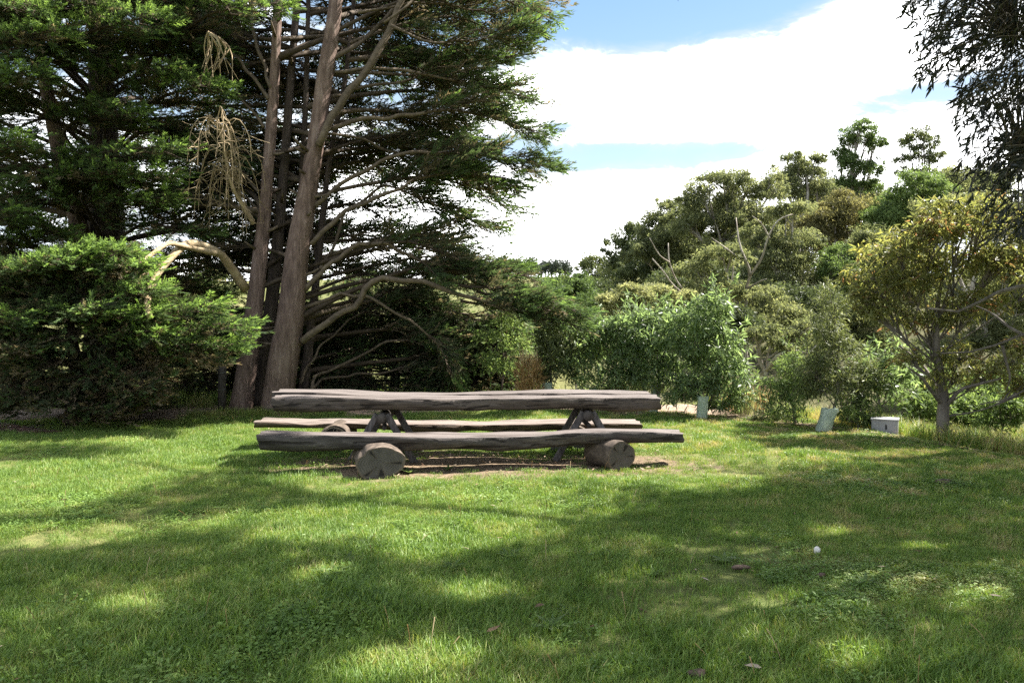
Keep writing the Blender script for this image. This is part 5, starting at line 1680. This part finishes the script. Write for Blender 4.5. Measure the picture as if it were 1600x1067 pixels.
def build_shade_gums():
    rng = np.random.default_rng(404)
    T1 = np.array([9.6, 8.4])
    T2 = np.array([12.2, 12.6])
    # cluster centres, wherever the lawn is in shade
    cen = []
    guard_pts = [(6.3, 11.3, 4.0, .9), (5.4, 11.4, 3.6, .7), (5.9, 11.4, 2.0, 1.2), (3.3, 13.6, 1.4, 1.1), (2.6, 14.0, 1.4, .9), (1.7, 14.4, 1.4, .9), (4.9, 12.0, 1.4, 1.2), (4.2, 12.6, 1.0, .7)]
    SU = SUN / np.linalg.norm(SUN)
    while len(cen) < 1300:
        g = np.array([rng.uniform(-7.5, 8), rng.uniform(1.2, 11.5)])
        px, py, dd = PIX(g[0], g[1], 0.0)
        if g[1] > 2.2 and -250 < px < 1900:
            if lit(np.array(px), np.array(py)):
                continue
            if py < 668:
                continue
        elif rng.random() < .4:
            continue
        for _ in range(8):
            z = rng.uniform(4.2, 12.0 if px < 260 and py < 740 else 10.5)
            c = np.array([g[0] + SUN[0] * z, g[1] + SUN[1] * z, z])
            qx, qy, qd = PIX(c[0], c[1], c[2])
            inview = (qx < 1690) and (qy > -70) and qd > 0
            if inview:
                continue
            blocked = False
            for (a, b, e, r_) in guard_pts:
                v = np.array([a, b, e]) - c
                if np.linalg.norm(v - SU * np.dot(v, SU)) < r_ + .3:
                    blocked = True
            if blocked:
                continue
            if min(np.hypot(*(c[:2] - T1)), np.hypot(*(c[:2] - T2))) > 9.5:
                continue
            cen.append(c)
            break
    cen = np.array(cen)
    own = np.argmin(np.stack([np.hypot(*(cen[:, :2] - T1).T), np.hypot(*(cen[:, :2] - T2).T) + 1.5]), 0)
    labs = ["big overhanging gum whose dark leaves hang into the top right corner", "gum reaching a gnarled bare bough in from the picture's right edge"]
    for k, (tx, ty) in enumerate((T1, T2)):
        gzb = float(gz(tx, ty))
        t = thing("gum_tree", labs[k], "tree", (tx, ty, gzb), None)
        tr = spline(np.array([[tx, ty, gzb - .1], [tx - .2, ty, 2.2], [tx - .5, ty - .2, 4.5], [tx - .8, ty - .3, 7.5], [tx - 1.0, ty - .2, 9.5]]), 24)
        MB().tube(tr, np.interp(np.linspace(0, 1, 24), [0, .08, .5, 1], [.5, .36, .25, .08]), 14, rough=.05, seed=k).build("trunk", M["greybark"], t, smooth=True)
        cc = cen[own == k]
        crown, tw = MB(), MB()
        # limbs: k-means over the clusters
        nb = 14 if k == 0 else 8
        mu = cc[rng.choice(len(cc), nb, replace=False)]
        for _ in range(8):
            a = np.argmin(((cc[:, None] - mu[None]) ** 2).sum(-1), 1)
            for j in range(nb):
                if (a == j).any():
                    mu[j] = cc[a == j].mean(0)
        for j in range(nb):
            zz = np.clip(mu[j][2] - 2.5, 2.2, 8)
            s = tr[np.argmin(np.abs(tr[:, 2] - zz))]
            best = None
            for _ in range(40):                               # the bough that crosses the open sunlit lanes least
                mid = s * .55 + mu[j] * .45 + [0, 0, .5] + rng.normal(0, .75, 3) * (best is not None)
                e = mu[j] + rng.normal(0, .3, 3) * (best is not None)
                pts = np.array([s, mid, e])
                f = sunny(spline(pts, 14)[4:])
                if best is None or f < best[0]:
                    best = (f, pts)
            lp = limb_mesh(t, best[1], .085, .02, M["greybark"], "limb", 7, j, 14, .05)
            for c in cc[a == j]:
                order = np.argsort(((lp[5:] - c) ** 2).sum(1))[:4] + 5
                best = None
                for o_ in order:
                    for _ in range(2):
                        q = lp[o_]
                        pts = spline(np.array([q, (q + c) / 2 + [0, 0, .1] + rng.normal(0, .22, 3), c]), 6)
                        f = sunny(pts) + .01 * np.linalg.norm(q - c)
                        if best is None or f < best[0]:
                            best = (f, pts)
                tw.tube(best[1], np.linspace(.011, .003, 6), 3, caps=False)
        for c in cc:
            n = 62
            org = c + rng.normal(0, .30, (n, 3)) * [1.15, 1.15, .8]
            gx = org[:, 0] - SUN[0] * org[:, 2]
            gy = org[:, 1] - SUN[1] * org[:, 2]
            px, py, dd = PIX(gx, gy, 0 * gx)
            bad = (dd > 2) & (px > -300) & (px < 1700) & lit(px, py)
            qx, qy, qd = PIX(org[:, 0], org[:, 1], org[:, 2])
            bad |= (qx < 1650) & (qy > -30) & (qd > 0)
            org = org[~bad]
            n = len(org)
            if n == 0:
                continue
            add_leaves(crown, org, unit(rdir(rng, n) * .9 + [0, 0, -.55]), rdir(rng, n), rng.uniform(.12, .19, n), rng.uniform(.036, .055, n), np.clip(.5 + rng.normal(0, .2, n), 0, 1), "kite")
        if k == 0:
            # leaves hanging into the picture
            zone = [(1440, -80), (1408, 20), (1412, 70), (1432, 115), (1428, 138), (1470, 140), (1482, 150), (1480, 200), (1500, 225), (1488, 270), (1492, 310), (1525, 330), (1530, 372), (1556, 398), (1640, 400), (1720, 380), (1760, -80)]
            Lo, Ld, Lu, LL, LW, Lt = [], [], [], [], [], []
            made = 0
            hub = np.array([7.4, 8.6, 5.2])
            h2 = limb_mesh(t, np.array([tr[10], (tr[10] + hub) / 2 + [0, 0, .4], hub, P(1585, 60, 8.5)]), .09, .02, M["greybark"], "limb", 7, 77, 16, .05)
            h3 = limb_mesh(t, np.array([tr[8], [8.3, 8.7, 4.4], P(1640, 200, 8.7), P(1590, 260, 8.6)]), .07, .015, M["greybark"], "limb", 7, 78, 16, .05)
            allh = np.vstack([h2[7:], h3[7:]])
            while made < 860:
                px, py = rng.uniform(1400, 1760), rng.uniform(-80, 395)
                if not inpoly(np.array(px), np.array(py), zone):
                    continue
                d = rng.uniform(7.6, 9.4)
                e = P(px, py, d)
                q = allh[np.argmin(((allh - e) ** 2).sum(1))]
                st = e + np.array([rng.uniform(.15, .5), rng.uniform(-.2, .2), rng.uniform(.15, .45)])
                st = np.where(np.linalg.norm(q - e) < .4, q, st)
                pth = spline(np.array([st, (st + e) / 2 + [-.05, 0, .06], e]), 7)
                tw.tube(pth, np.linspace(.006, .002, 7), 3, caps=False)
                if np.linalg.norm(q - e) < 1.6 and rng.random() < .5:
                    tw.tube(spline(np.array([q, (q + st) / 2 + [0, 0, .1], st]), 5), np.linspace(.012, .006, 5), 3, caps=False)
                for _ in range(12):
                    f = rng.uniform(.1, 1) * 6
                    j = min(int(f), 5)
                    o = pth[j] + (pth[j + 1] - pth[j]) * (f - j)
                    tg = unit(e - st)
                    Lo.append(o)
                    Ld.append(unit(tg * .55 + rng.normal(0, .52, 3) + [-.2, 0, -.42]))
                    Lu.append(rng.normal(0, 1, 3))
                    LL.append(rng.uniform(.08, .135))
                    LW.append(rng.uniform(.021, .032))
                    Lt.append(np.clip(.35 + rng.normal(0, .22), 0, 1))
                made += 1
            Lo, Ld, Lu, LL, LW, Lt = map(np.array, (Lo, Ld, Lu, LL, LW, Lt))
            qx, qy, qd = PIX(*Lo.T)
            ok = (qx > 1405) & (qx < 1600) & (qy > 0) & (qy < 400)
            score = np.where(ok, (qx - np.interp(qy, [0, 140, 200, 320, 400], [1405, 1430, 1480, 1500, 1545])), 1e9)
            pick = np.argsort(score)[:290]
            rest = np.setdiff1d(np.arange(len(Lo)), pick)
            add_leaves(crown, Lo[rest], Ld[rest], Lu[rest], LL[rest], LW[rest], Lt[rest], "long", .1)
            # fringe leaves against the sky are pieces of their own, sharing three meshes
            protos = []
            for v in range(3):
                g = MB()
                add_leaves(g, np.zeros((1, 3)), np.array([[1.0, 0, 0]]), np.array([[0, 0, 1.0]]), .115, .03, .25 + .2 * v, "long", .06 + .06 * v)
                ob = g.build("leaf", M["overhang"], None, smooth=False)
                protos.append(ob)
            F = frames(Ld[pick], Lu[pick])
            from mathutils import Matrix
            o0 = origin(t)
            for i, p_ in enumerate(pick):
                ob = protos[i % 3] if i < 3 else protos[i % 3].copy()
                if i >= 3:
                    C.objects.link(ob)
                ob.parent = t
                s = LL[p_] / .115
                Mx = Matrix([[*(F[i][0] * s), Lo[p_][0] - o0[0]], [*(F[i][1] * s), Lo[p_][1] - o0[1]], [*(F[i][2] * s), Lo[p_][2] - o0[2]], [0, 0, 0, 1]])
                ob.matrix_local = Mx
        else:
            # the gnarled bough seen across the golden crown, with bare lower branches
            for i, (pts, ra, rb) in enumerate([
                ([(1700, 420, 11.4), (1640, 445, 10.8), (1600, 447, 10.2), (1555, 458, 10.0), (1520, 478, 9.9), (1490, 488, 9.9), (1450, 482, 10.0)], .075, .012),
                ([(1700, 500, 11.2), (1640, 515, 10.6), (1600, 522, 10.1), (1560, 538, 9.9), (1510, 551, 9.9), (1470, 552, 10.0)], .05, .01),
                ([(1600, 524, 10.1), (1575, 510, 10.2), (1550, 490, 10.4), (1525, 478, 10.5)], .025, .008),
                ([(1566, 540, 10.0), (1572, 565, 10.0), (1578, 590, 10.0), (1572, 612, 10.1)], .022, .006),
                ([(1640, 600, 10.4), (1600, 610, 10.2), (1560, 628, 10.2), (1530, 632, 10.3)], .03, .008)]):
                p3 = np.array([P(*q) for q in pts])
                if i < 2:
                    p3 = np.vstack([tr[7 - 2 * i], p3])
                elif i == 4:
                    p3 = np.vstack([tr[4], p3])
                limb_mesh(t, p3, ra, rb, M["greybark"], "limb", 8, 60 + i, 22, .10)
        tw.build("twigs", M["greybark"], t, kind="stuff")
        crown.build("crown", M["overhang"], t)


build_shade_gums()


# ------------------------------------------------------------------ small built things
def build_small():
    # white box half hidden in the shrubs
    d = 11.75
    a = P(1383, 668, d)
    x, y = a[0], a[1]
    z0 = float(gz(x, y)) - .1
    t = thing("utility_box", "pale grey box half hidden behind the shrubs at the lawn's right edge", "box", (x, y, z0))
    ca, sa = math.cos(-.5), math.sin(-.5)
    Rz = np.array([[ca, -sa, 0], [sa, ca, 0], [0, 0, 1]])
    h = P(800, 655, d)[2] - z0
    MB().box((x, y, z0 + h / 2), (.36, .32, h), Rz).build("body", M["white"], t)
    MB().box((x, y, z0 + h + .012), (.385, .345, .02), Rz).build("lid", M["white"], t)
    c = np.array([x, y, z0 + h - .10]) + Rz @ np.array([.02, -.1625, 0])
    MB().box(c, (.025, .006, .07), Rz).build("vent_slot", M["slot"], t)
    # dark post left of the trunks
    p = gp(347, 648)
    t = thing("fence_post", "dark weathered fence post standing just left of the bare trunks", "post", p)
    g = MB()
    g.tube(np.array([p + [0, 0, -.15], p + [0, 0, .4], p + [.01, 0, .98]]), [.075, .07, .068], 10, rough=.05)
    g.build("post", M["post"], t, smooth=True)
    for k, zz in enumerate((.45, .75)):
        g = MB()
        g.tube(spline(np.array([p + [-.085, -.03, zz - .01], p + [0, -.082, zz], p + [.085, -.03, zz + .01]]), 7), .004, 5)
        g.build("wire_tie", M["wire"], t)
    # fallen stick by the trunks
    a, b = gp(345, 633), gp(402, 641)
    g = MB()
    g.tube(spline(np.array([a + [0, 0, .05], (a + b) / 2 + [0, .1, .10], b + [0, 0, .02]]), 9), np.linspace(.016, .008, 9), 6, rough=.1)
    tag(g.build("fallen_stick", M["deadwood"], None, smooth=True), "thin pale stick lying at the foot of the bare trunks", "stick")

    def lump(px, py, s, mat, name, label, cat, seed, sink=.2):
        rng = np.random.default_rng(seed)
        p = gp(px, py)
        n, m = 12, 7
        V = []
        for i in range(m):
            ph = math.pi * i / (m - 1)
            for j in range(n):
                th = 2 * math.pi * j / n
                k = 1 + .16 * math.sin(3 * th + seed) + rng.normal(0, .05)
                V.append([s[0] * k * math.sin(ph) * math.cos(th), s[1] * k * math.sin(ph) * math.sin(th), s[2] * math.cos(ph) * (1 + .1 * math.sin(2 * th))])
        V = np.array(V)
        a = rng.uniform(-.6, .6)
        ca, sa = math.cos(a), math.sin(a)
        V = V @ np.array([[ca, -sa, 0], [sa, ca, 0], [0, 0, 1]]).T
        V = V + p + [0, 0, s[2] * (1 - sink) + .02]
        ii, jj = np.meshgrid(np.arange(m - 1), np.arange(n), indexing="ij")
        a_ = ii * n + jj
        b_ = ii * n + (jj + 1) % n
        MB().add(V, quad=np.stack([a_, a_ + n, b_ + n, b_], -1).reshape(-1, 4)).build(name, M[mat], None, smooth=True, label=label, cat=cat)
    lump(1276, 869, (.024, .02, .028), "stone", "pale_stone", "small whitish stone lying in the shaded grass at right", "stone", 2, .1)
    lump(1157, 893, (.07, .03, .016), "barkchip", "bark_piece", "dark curled piece of bark lying in the grass left of the whitish stone", "bark", 3)
    lump(1090, 1062, (.05, .03, .018), "barkchip", "bark_piece", "dark bark scrap at the bottom edge of the lawn", "bark", 5)
    lump(1283, 905, (.03, .02, .014), "barkchip", "bark_piece", "small brown bark scrap just below the whitish stone", "bark", 7)
    lump(1476, 757, (.12, .07, .02), "barkchip", "bark_piece", "reddish flat slab of bark on the bare spot at the lawn's right side", "bark", 8)
    # broad leaves lying about
    rng = np.random.default_rng(71)
    for i, (px, py, lab) in enumerate([(1190, 1057, "large pale fallen leaf at the bottom of the lawn, right of centre"), (760, 999, "orange-brown fallen leaf at the bottom centre of the lawn"),
                                       (850, 955, "small rust-brown fallen leaf in the shade below centre"), (1370, 895, "pale fallen leaf in the shade right of the whitish stone"), (1545, 940, "small pale fallen leaf near the right edge")]):
        p = gp(px, py)
        g = MB()
        add_leaves(g, (p + [0, 0, .045])[None], unit(np.array([[rng.uniform(-1, 1), rng.uniform(-.6, .6), .15]])), np.array([[0, -.5, 1.0]]), .085, .03, [.95, .35, .2, .9, .9][i], "long", .1)
        tag(g.build("fallen_leaf", M["deadleaf"]), lab, "leaf")
    # broad-leaved weeds in the turf: one built, the others copied
    proto = None
    for i, (px, py) in enumerate([(705, 890), (860, 985), (795, 872), (800, 938), (540, 880), (1130, 880), (1180, 1035), (480, 960), (640, 740), (960, 760), (1020, 900), (300, 985), (1350, 915), (890, 960), (520, 900), (700, 735)]):
        p = gp(px, py)
        if proto is None:
            proto = thing("weed", "low broad-leaved weed rosette growing in the turf", "weed", p, "broad-leaved weeds dotted over the lawn")
            nl = 9
            a = np.arange(nl) * 2.4
            for q in range(nl):
                g = MB()
                dv = np.array([[math.cos(a[q]), math.sin(a[q]), .75]])
                add_leaves(g, (p + [0, 0, .0])[None], unit(dv), np.array([[-math.cos(a[q]) * .7, -math.sin(a[q]) * .7, 1.0]]), .12 + .03 * math.sin(q * 3), .034, .55 + .1 * math.sin(q * 5), "long", .25)
                g.build("leaf", M["green"], proto)
        else:
            r = proto.copy()
            C.objects.link(r)
            r.location = tuple(p)
            r.rotation_euler = (0, 0, i * 1.3)
            s = .75 + .5 * ((i * 37) % 10) / 10
            r.scale = (s, s, s)
            for ch in list(proto.children):
                c2 = ch.copy()
                C.objects.link(c2)
                c2.parent = r
    # leaf litter
    rng = np.random.default_rng(81)
    mb = MB()
    pts = []
    while len(pts) < 2600:
        if rng.random() < .35:
            x, y = rng.uniform(-7, 7), rng.uniform(3.2, 13.5)
            if rng.random() > .35:
                continue
        elif rng.random() < .6:
            s = rng.random()
            i = rng.uniform(0, 1)
            x, y = 0.5 + 5.6 * i + rng.normal(0, .35), 14.2 - 0.4 * i - 4.0 * i ** 2.2 + rng.normal(0, .35)
        else:
            x, y = rng.normal(-.1, 1.7), rng.normal(9.1, .5)
        pts.append((x, y))
    pts = np.array(pts)
    n = len(pts)
    o = np.column_stack([pts, gz(pts[:, 0], pts[:, 1]) + rng.uniform(.01, .04, n)])
    dv = unit(np.column_stack([rng.normal(0, 1, (n, 2)), rng.normal(0, .15, n)]))
    add_leaves(mb, o, dv, np.array([0, 0, 1.0]) + rng.normal(0, .3, (n, 3)), rng.uniform(.03, .09, n), rng.uniform(.008, .02, n), rng.uniform(0, 1, n), "kite", .1)
    mb.build("leaf_litter", M["deadleaf"], None, kind="stuff", label="dry leaf litter strewn under the seats and along the lawn edge", cat="leaf litter")


build_small()


# ------------------------------------------------------------------ grass
def tuft(rng, nb, rad, hmin, hmax, w, lean):
    mb = MB()
    V, T, Q, tint = [], [], [], []
    for i in range(nb):
        a = rng.uniform(0, 6.28)
        r = rad * math.sqrt(rng.random())
        p = np.array([r * math.cos(a), r * math.sin(a), -.006])
        b = rng.uniform(0, 6.28)
        h = rng.uniform(hmin, hmax)
        ln = h * rng.uniform(.2, lean)
        dv = np.array([math.cos(b), math.sin(b), 0])
        sd_ = np.array([-math.sin(b + .6), math.cos(b + .6), 0]) * w * rng.uniform(.7, 1.3)
        m1 = p + dv * ln * .3 + [0, 0, h * .6]
        tip = p + dv * ln + [0, 0, h * rng.uniform(.85, 1.0)]
        k = len(V)
        V += [p - sd_ * .5, p + sd_ * .5, m1 + sd_ * .45, m1 - sd_ * .45, tip]
        Q.append([k, k + 1, k + 2, k + 3])
        T.append([k + 3, k + 2, k + 4])
        tint.append(rng.normal(.4, .16) + (.5 if rng.random() < .07 else 0))
    mb.add(np.array(V), tri=np.array(T), tint=np.array(tint))
    mb.Q.append(np.array(Q))
    mb.tq.append(np.array(tint))
    mb.mq.append(np.zeros(len(Q), int))
    return mb


def clover(rng, nb, rad, w):
    mb = MB()
    n = nb
    a = rng.uniform(0, 6.28, n)
    r = rad * np.sqrt(rng.random(n))
    o = np.column_stack([r * np.cos(a), r * np.sin(a), rng.uniform(.012, .045, n)])
    d = unit(np.column_stack([np.cos(a + 1), np.sin(a + 1), rng.normal(.1, .25, n)]))
    add_leaves(mb, o, d, np.array([0, 0, 1.0]) + rng.normal(0, .35, (n, 3)), rng.uniform(.012, .03, n), rng.uniform(.010, .02, n), rng.normal(.30, .12, n), "kite")
    return mb


def noise2(x, y, seed):
    rr = np.random.default_rng(seed)
    v = np.zeros_like(x)
    for o in range(4):
        f = .55 * 2 ** o
        for _ in range(4):
            a, ph = rr.uniform(0, 6.28), rr.uniform(0, 6.28)
            v += np.sin((x * math.cos(a) + y * math.sin(a)) * f * 2.2 + ph) / (1.6 ** o)
    return v / 5.0


def scatter(name, pts, scl, idx, protos, seed, label, cat):
    """one lawn object: points carrying turn, size and kind, each grown into a tuft"""
    rng = np.random.default_rng(seed)
    col = bpy.data.collections.new(name + "_kinds")
    for i, (mb, mat) in enumerate(protos):
        o = mb.build("%s_kind_%02d" % (name, i), mat)
        C.objects.unlink(o)
        col.objects.link(o)
    me = bpy.data.meshes.new(name)
    n = len(pts)
    me.vertices.add(n)
    me.vertices.foreach_set("co", pts.astype(np.float32).ravel())
    rot = np.column_stack([rng.normal(0, .13, n), rng.normal(0, .13, n), rng.uniform(0, 6.28, n)])
    me.attributes.new("turn", "FLOAT_VECTOR", "POINT").data.foreach_set("vector", rot.astype(np.float32).ravel())
    me.attributes.new("size", "FLOAT", "POINT").data.foreach_set("value", np.asarray(scl, np.float32))
    me.attributes.new("which", "INT", "POINT").data.foreach_set("value", np.asarray(idx, np.int32))
    me.update()
    ob = bpy.data.objects.new(name, me)
    C.objects.link(ob)
    tag(ob, label, cat, None, "stuff")
    ng = bpy.data.node_groups.new(name + "_grow", "GeometryNodeTree")
    ng.interface.new_socket("Geometry", in_out="INPUT", socket_type="NodeSocketGeometry")
    ng.interface.new_socket("Geometry", in_out="OUTPUT", socket_type="NodeSocketGeometry")
    nd = ng.nodes
    gi, go = nd.new("NodeGroupInput"), nd.new("NodeGroupOutput")
    ci = nd.new("GeometryNodeCollectionInfo")
    ci.inputs["Collection"].default_value = col
    ci.inputs["Separate Children"].default_value = True
    ci.inputs["Reset Children"].default_value = True
    ip = nd.new("GeometryNodeInstanceOnPoints")
    ip.inputs["Pick Instance"].default_value = True

    def named(nm, dt):
        a = nd.new("GeometryNodeInputNamedAttribute")
        a.data_type = dt
        a.inputs["Name"].default_value = nm
        return a.outputs["Attribute"]
    e2r = nd.new("FunctionNodeEulerToRotation")
    ng.links.new(named("turn", "FLOAT_VECTOR"), e2r.inputs[0])
    ng.links.new(gi.outputs[0], ip.inputs["Points"])
    ng.links.new(ci.outputs[0], ip.inputs["Instance"])
    ng.links.new(named("which", "INT"), ip.inputs["Instance Index"])
    ng.links.new(e2r.outputs[0], ip.inputs["Rotation"])
    ng.links.new(named("size", "FLOAT"), ip.inputs["Scale"])
    ng.links.new(ip.outputs[0], go.inputs[0])
    md = ob.modifiers.new("grow", "NODES")
    md.node_group = ng
    return ob


def build_grass():
    rng = np.random.default_rng(505)
    protos = [(tuft(rng, 46, .10, .026, .055, .0036, .8), M["grass"]) for _ in range(4)]
    protos += [(tuft(rng, 40, .09, .036, .078, .0042, .9), M["grass"]) for _ in range(3)]
    protos += [(clover(rng, 60, .10, .02), M["grass"]) for _ in range(2)]
    N = 60000
    # even cover over what the lens (and a step to the side) sees of the lawn
    y = 2.6 + (14.6 - 2.6) * rng.random(N) ** .80
    x = (rng.random(N) * 2 - 1) * (y * .72 + 1.6)
    edge = 6.3 + (9.5 - np.maximum(y, 9.5)) * .44
    keep = x < edge + .1 + rng.normal(0, .12, N)
    back = np.interp(x, [-12, -6, -2, 0, 3, 5], [12.7, 13.0, 13.7, 14.3, 13.8, 13.2])
    keep &= y < back + rng.normal(0, .18, N)
    # thin, worn turf
    wear = np.exp(-(((x + .25) / 3.0) ** 4) - ((y - 8.92) / .82) ** 4) * (.66 + .34 * sst(noise2(x * 2, y * 2, 14), -.5, .3))
    keep &= rng.random(N) > wear * 1.02
    bald = sst(noise2(x * 1.3, y * 1.3, 4) + .12 * sst(x, 0, 5), .30, .62)
    keep &= rng.random(N) > bald * .75
    soil = (x < -6.8) & (y > 11.4) & (y < 12.6)
    keep &= ~(soil & (rng.random(N) < .93))
    x, y = x[keep], y[keep]
    n = len(x)
    lush = noise2(x, y, 9)
    idx = np.where(lush + rng.normal(0, .35, n) > .25, rng.integers(4, 7, n), rng.integers(0, 4, n))
    cl = (noise2(x * 1.7, y * 1.7, 21) + rng.normal(0, .34, n)) > .80
    idx = np.where(cl, rng.integers(7, 9, n), idx)
    wr = np.exp(-((x / 2.6) ** 4) - ((y - 9.1) / .85) ** 4)
    scl = rng.uniform(.7, 1.25, n) * (1 - .35 * wr) * (1 + .32 * np.clip(lush + .5 * noise2(x * 3, y * 3, 33), -1, 1))
    pts = np.column_stack([x, y, gz(x, y)])
    scatter("grass", pts, scl, idx, protos, 1, "mown green grass of the lawn, sun and shade across it", "grass")
    # longer seeding grass down the right bank and round the trunks
    protos = [(tuft(rng, 40, .14, .12, .34, .006, .7), M["longgrass"]) for _ in range(4)]
    N = 5200
    y = rng.uniform(7.5, 19, N)
    x = rng.uniform(4.0, 12.5, N)
    s = (x - (6.3 + (9.5 - np.maximum(y, 9.5)) * .44))
    k = (s > .35) & (rng.random(N) < .9)
    x1, y1 = x[k], y[k]
    N = 4200
    x = rng.uniform(-10, 1.5, N)
    y = rng.uniform(13.6, 24, N)
    k = (y > np.interp(x, [-10, -6, -2, 1.5], [14.4, 14.6, 14.6, 15.2]))
    x, y = np.concatenate([x1, x[k]]), np.concatenate([y1, y[k]])
    q = rng.random(220)
    x = np.concatenate([x, -5.6 + 2.6 * q])
    y = np.concatenate([y, 13.25 + .35 * q + rng.normal(0, .14, 220)])
    n = len(x)
    sc = rng.uniform(.6, 1.3, n)
    sc[-220:] *= .55
    scatter("long_grass", np.column_stack([x, y, gz(x, y)]), sc, rng.integers(0, 4, n), protos, 2, "longer seeding grass beyond the mown lawn", "grass")


build_grass()


def build_stalks():
    rng = np.random.default_rng(606)
    mb = MB()
    n = 170
    y = 3.2 + 10 * rng.random(n) ** .9
    x = (rng.random(n) * 2 - 1) * y * .7
    k = x < 6.0 + (9.5 - np.maximum(y, 9.5)) * .44
    for a, b in zip(x[k], y[k]):
        z = float(gz(a, b))
        h = rng.uniform(.07, .17)
        lean = rng.normal(0, .05, 2)
        mb.tube(np.array([[a, b, z - .01], [a + lean[0] * .5, b + lean[1] * .5, z + h * .6], [a + lean[0], b + lean[1], z + h]]), [.0018, .0016, .0028], 3, caps=False, tint=rng.uniform(.2, 1))
    mb.build("grass_stalks", M["straw"], None, kind="stuff", label="thin dry seed stalks standing above the lawn", cat="grass")


build_stalks()
